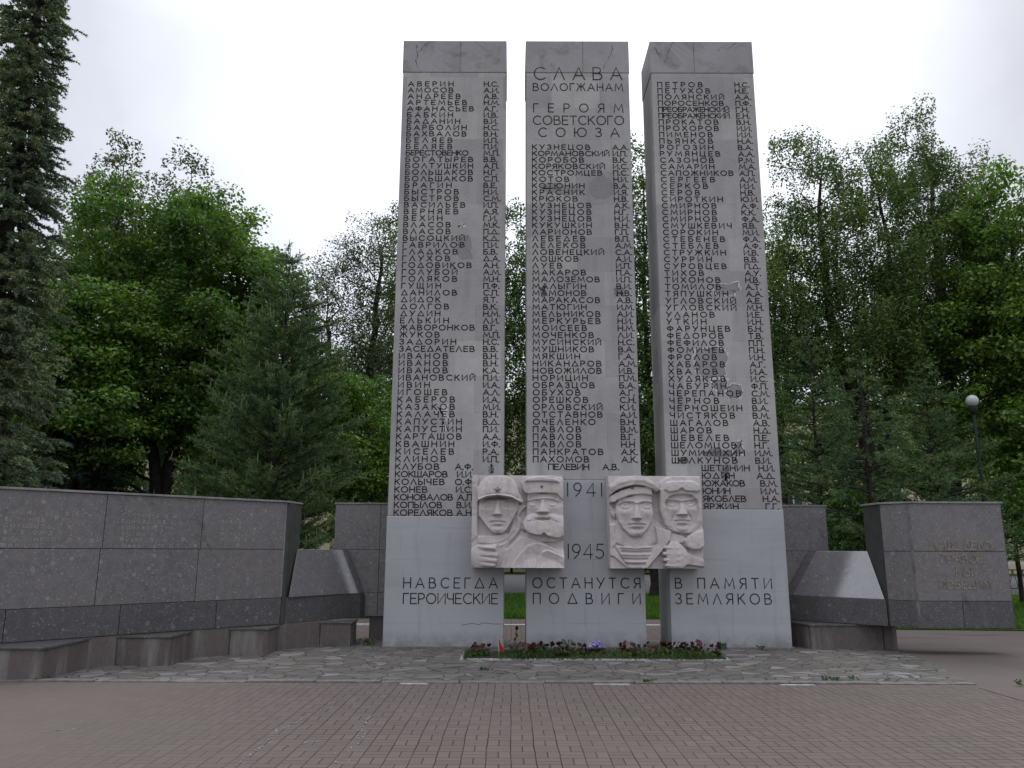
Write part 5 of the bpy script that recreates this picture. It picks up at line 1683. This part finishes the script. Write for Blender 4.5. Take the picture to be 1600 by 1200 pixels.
g = np.random.default_rng(77)
n = 8000
P = np.stack([g.uniform(FB['x0'] + .05, FB['x1'] - .05, n), g.uniform(FB['y0'] - .02, FB['y1'] - .12, n), np.full(n, .02)], 1)
den = np.sin(P[:, 0] * 3.1) + np.sin(P[:, 0] * 7.3 + 1) * .7 + g.normal(0, .8, n)
P = P[den > -.75]
grass_stuff('bed_grass', P, .05 + .045 * (np.sin(P[:, 0] * 5.3) + np.sin(P[:, 0] * 11.7 + 2) * .6 + 1.2) * .7, .013, M['weed'], 78, label='tangled grass and seedlings growing in the flower bed', cat='grass', spread=.6)
# lawn blades where the lawn shows
n = 52000
P1 = np.stack([g.uniform(-4.5, 7.5, n), 19.5 + 10 * g.uniform(0, 1, n) ** 1.3, np.full(n, .012)], 1)
P2 = np.stack([g.uniform(7.5, 20, n), 17.2 + 12.6 * g.uniform(0, 1, n) ** 1.3, np.full(n, .012)], 1)
grass_stuff('lawn_grass', np.concatenate([P1, P2]), .13, .022, M['blade'], 79, label='green mown grass of the lawn behind the memorial', cat='grass')


def plant_mesh(seed, nl=9, l=.09, h=.07):
    g = np.random.default_rng(seed)
    P = np.stack([g.normal(0, .025, nl), g.normal(0, .025, nl), g.uniform(.02, h, nl)], 1)
    N_ = unit(np.array([0, 0, .6]) + g.normal(0, .6, (nl, 3)))
    return leaf_quads(P, N_, l, l * .5, g)


def flower_mesh(seed, npet=6, r=.035, z=.11):
    g = np.random.default_rng(seed)
    vs, fs = [], []
    for b in range(3):
        c = np.array([g.normal(0, .03), g.normal(0, .03), z + g.uniform(-.03, .03)])
        ax = unit(np.array([g.normal(0, .3), -.8, .5 + g.normal(0, .2)]))
        a = unit(np.cross(ax, (0, 0, 1))); bb = np.cross(ax, a)
        for k in range(npet - 1):
            th = 2 * PI * k / (npet - 1)
            d = a * math.cos(th) + bb * math.sin(th); e = -a * math.sin(th) + bb * math.cos(th)
            k0 = len(vs)
            vs += [c, c + d * r * .6 + e * r * .42, c + d * r * 1.15 + ax * r * .25, c + d * r * .6 - e * r * .42]
            fs.append((k0, k0 + 1, k0 + 2, k0 + 3))
    return vs, fs


protos = []
for k in range(4):
    tp = thing('pansy_plant', 'low dark red pansy blooming in the white edged flower bed', 'flower', (0, 0, 0), 'dark red pansies in the flower bed')
    V, F = plant_mesh(200 + k, 16)
    link_mesh('leaves', V, F, M['weed'], tp, arrays=True)
    vs, fs = flower_mesh(300 + k, 6, .024 + .003 * k)
    link_mesh('blossoms', vs, fs, M['pansy'] if k % 2 else M['pansy_light'], tp)
    protos.append(tp)


def dup(root, loc, rot, sc=1.0):
    c = root.copy(); COL.objects.link(c)
    c.location = loc; c.rotation_euler = (0, 0, rot); c.scale = (sc,) * 3
    for ch in root.children:
        d = ch.copy(); COL.objects.link(d); d.parent = c
    return c


g = np.random.default_rng(15)
spots = []
while len(spots) < 64:
    x_, y_ = g.uniform(FB['x0'] + .12, FB['x1'] - .1), g.uniform(FB['y0'] + .1, FB['y1'] - .25)
    if abs(x_ - 1.37) < .26: continue
    spots.append((x_, y_))
for i, (x_, y_) in enumerate(spots):
    p = protos[i % 4]
    if i < 4:
        p.location = (x_, y_, .03)
    else:
        dup(p, (x_, y_, .03), g.uniform(0, 6.28), g.uniform(.8, 1.35))
# violet bouquet
p = atZ(930, 1020)
bx, by = float(p[0]), 12.95
t = thing('violet_flowers', 'rounded cluster of violet flowers in the middle of the bed', 'flowers', (bx, by, 0))
g = np.random.default_rng(18)
vs, fs = [], []
for k in range(95):
    d = unit(g.normal(0, 1, 3)); d[2] = abs(d[2]); d[1] = -abs(d[1]) if g.random() < .6 else d[1]
    c = np.array([bx, by, .10]) + d * np.array([.12, .09, .10]) * g.uniform(.75, 1.12)
    ax = unit(d + g.normal(0, .35, 3))
    a = unit(np.cross(ax, (0.1, 0, 1))); b = np.cross(ax, a)
    r_ = g.uniform(.7, 1.2)
    for q in range(5):
        th = 2 * PI * q / 5
        e = (a * math.cos(th) + b * math.sin(th)) * r_; f = (-a * math.sin(th) + b * math.cos(th)) * r_
        k0 = len(vs)
        vs += [c, c + e * .012 + f * .009, c + e * .025 + ax * .006, c + e * .012 - f * .009]
        fs.append((k0, k0 + 1, k0 + 2, k0 + 3))
link_mesh('petals', vs, fs, M['violet'], t)
V, F = plant_mesh(401, 60, .09, .12)
link_mesh('leaves', V * np.array([2.6, 2.2, 1]) + np.array([bx, by, 0]), F, M['weed'], t, arrays=True)
# red pennant
p = atZ(780, 1027)
fx_, fy_ = float(p[0]), float(p[1])
t = thing('small_pennant', 'small red pennant on a thin stick in the flower bed', 'flag', (fx_, fy_, 0))
MB().tube([(fx_, fy_, 0), (fx_ - .02, fy_, .30)], .004, 6).build('stick', M['white'], t)
MB().add([(fx_ - .018, fy_, .29), (fx_ + .075, fy_ - .03, .085), (fx_ + .01, fy_ - .01, .075), (fx_ - .017, fy_ + .006, .29), (fx_ + .076, fy_ - .024, .085), (fx_ + .011, fy_ - .004, .075)], [(0, 2, 1), (3, 4, 5), (0, 1, 4, 3), (1, 2, 5, 4), (2, 0, 3, 5)]).build('cloth', M['red'], t)
# single rose in the gap
p = atZ(806, 1010)
rx_, ry_ = float(p[0]), 13.98
t = thing('rose', 'single dark red rose standing in the gap between left and middle pillars', 'flower', (rx_, ry_, 0))
MB().tube([(rx_ - .02, ry_, .02), (rx_, ry_, .12), (rx_ + .015, ry_, .27)], .006, 5).build('stem', M['weed'], t)
MB().sphere((rx_ + .017, ry_, .30), .028, 8, 6, 1.3).build('blossom', M['pansy'], t)
V, F = leaf_quads(np.array([[rx_ + .02, ry_ - .01, .17], [rx_ - .02, ry_, .12], [rx_ + .01, ry_, .2]]), unit(np.array([[.2, -.8, .4], [-.3, -.8, .3], [.1, -.9, .2]])), .07, .035, np.random.default_rng(4))
link_mesh('leaves', V, F, M['weed'], t, arrays=True)
# weeds
WD = [(882, 1010, .16, 1.0, 'broad-leaved weed sprouting at the foot of the middle pillar'),
      (1125, 1013, .11, .8, 'weed sprouting at the foot of the right pillar above the bed'),
      (850, 1012, .08, .8, 'small weed tuft left of the broad-leaved weed'),
      (1182, 1013, .06, .6, 'tiny weed at the foot of the right pillar, near its right end'),
      (1307, 1066, .06, .9, 'weed tuft in the kerb joint, largest of the front row'),
      (1290, 1064, .05, .6, 'weed tuft in the kerb joint just left of the largest'),
      (1330, 1064, .05, .6, 'weed tuft in the kerb joint just right of the largest'),
      (1010, 1068, .05, .7, 'weed tuft at the kerb below the right end of the bed'),
      (755, 1048, .04, .7, 'weed tuft among the flagstones below the pennant'),
      (575, 1008, .10, 1.6, 'weeds in the corner beside the left pillar foot'),
      (1593, 1072, .07, .8, 'weed tuft at the right edge by the path corner'),
      (60, 1064, .05, .9, 'weed tuft under the seat block at the left edge')]
for i, (px, py, h, s_, lab) in enumerate(WD):
    p = atZ(px, py)
    x_, y_ = float(p[0]), float(p[1])
    if py in (1010, 1013, 1012): y_ = 13.60
    g = np.random.default_rng(500 + i)
    nl = int(26 * s_)
    P = np.stack([g.normal(0, .05 * s_, nl), g.normal(0, .03 * s_, nl), g.uniform(.01, h, nl)], 1)
    N_ = unit(np.array([0, -.5, .5]) + g.normal(0, .5, (nl, 3)))
    V, F = leaf_quads(P + np.array([x_, y_, .004]), N_, .075 if h > .08 else .05, .028, g)
    o = link_mesh('weed', V, F, M['weed'], loc=(x_, y_, 0), arrays=True)
    tag(o, lab, 'weed', 'weeds in the paving')
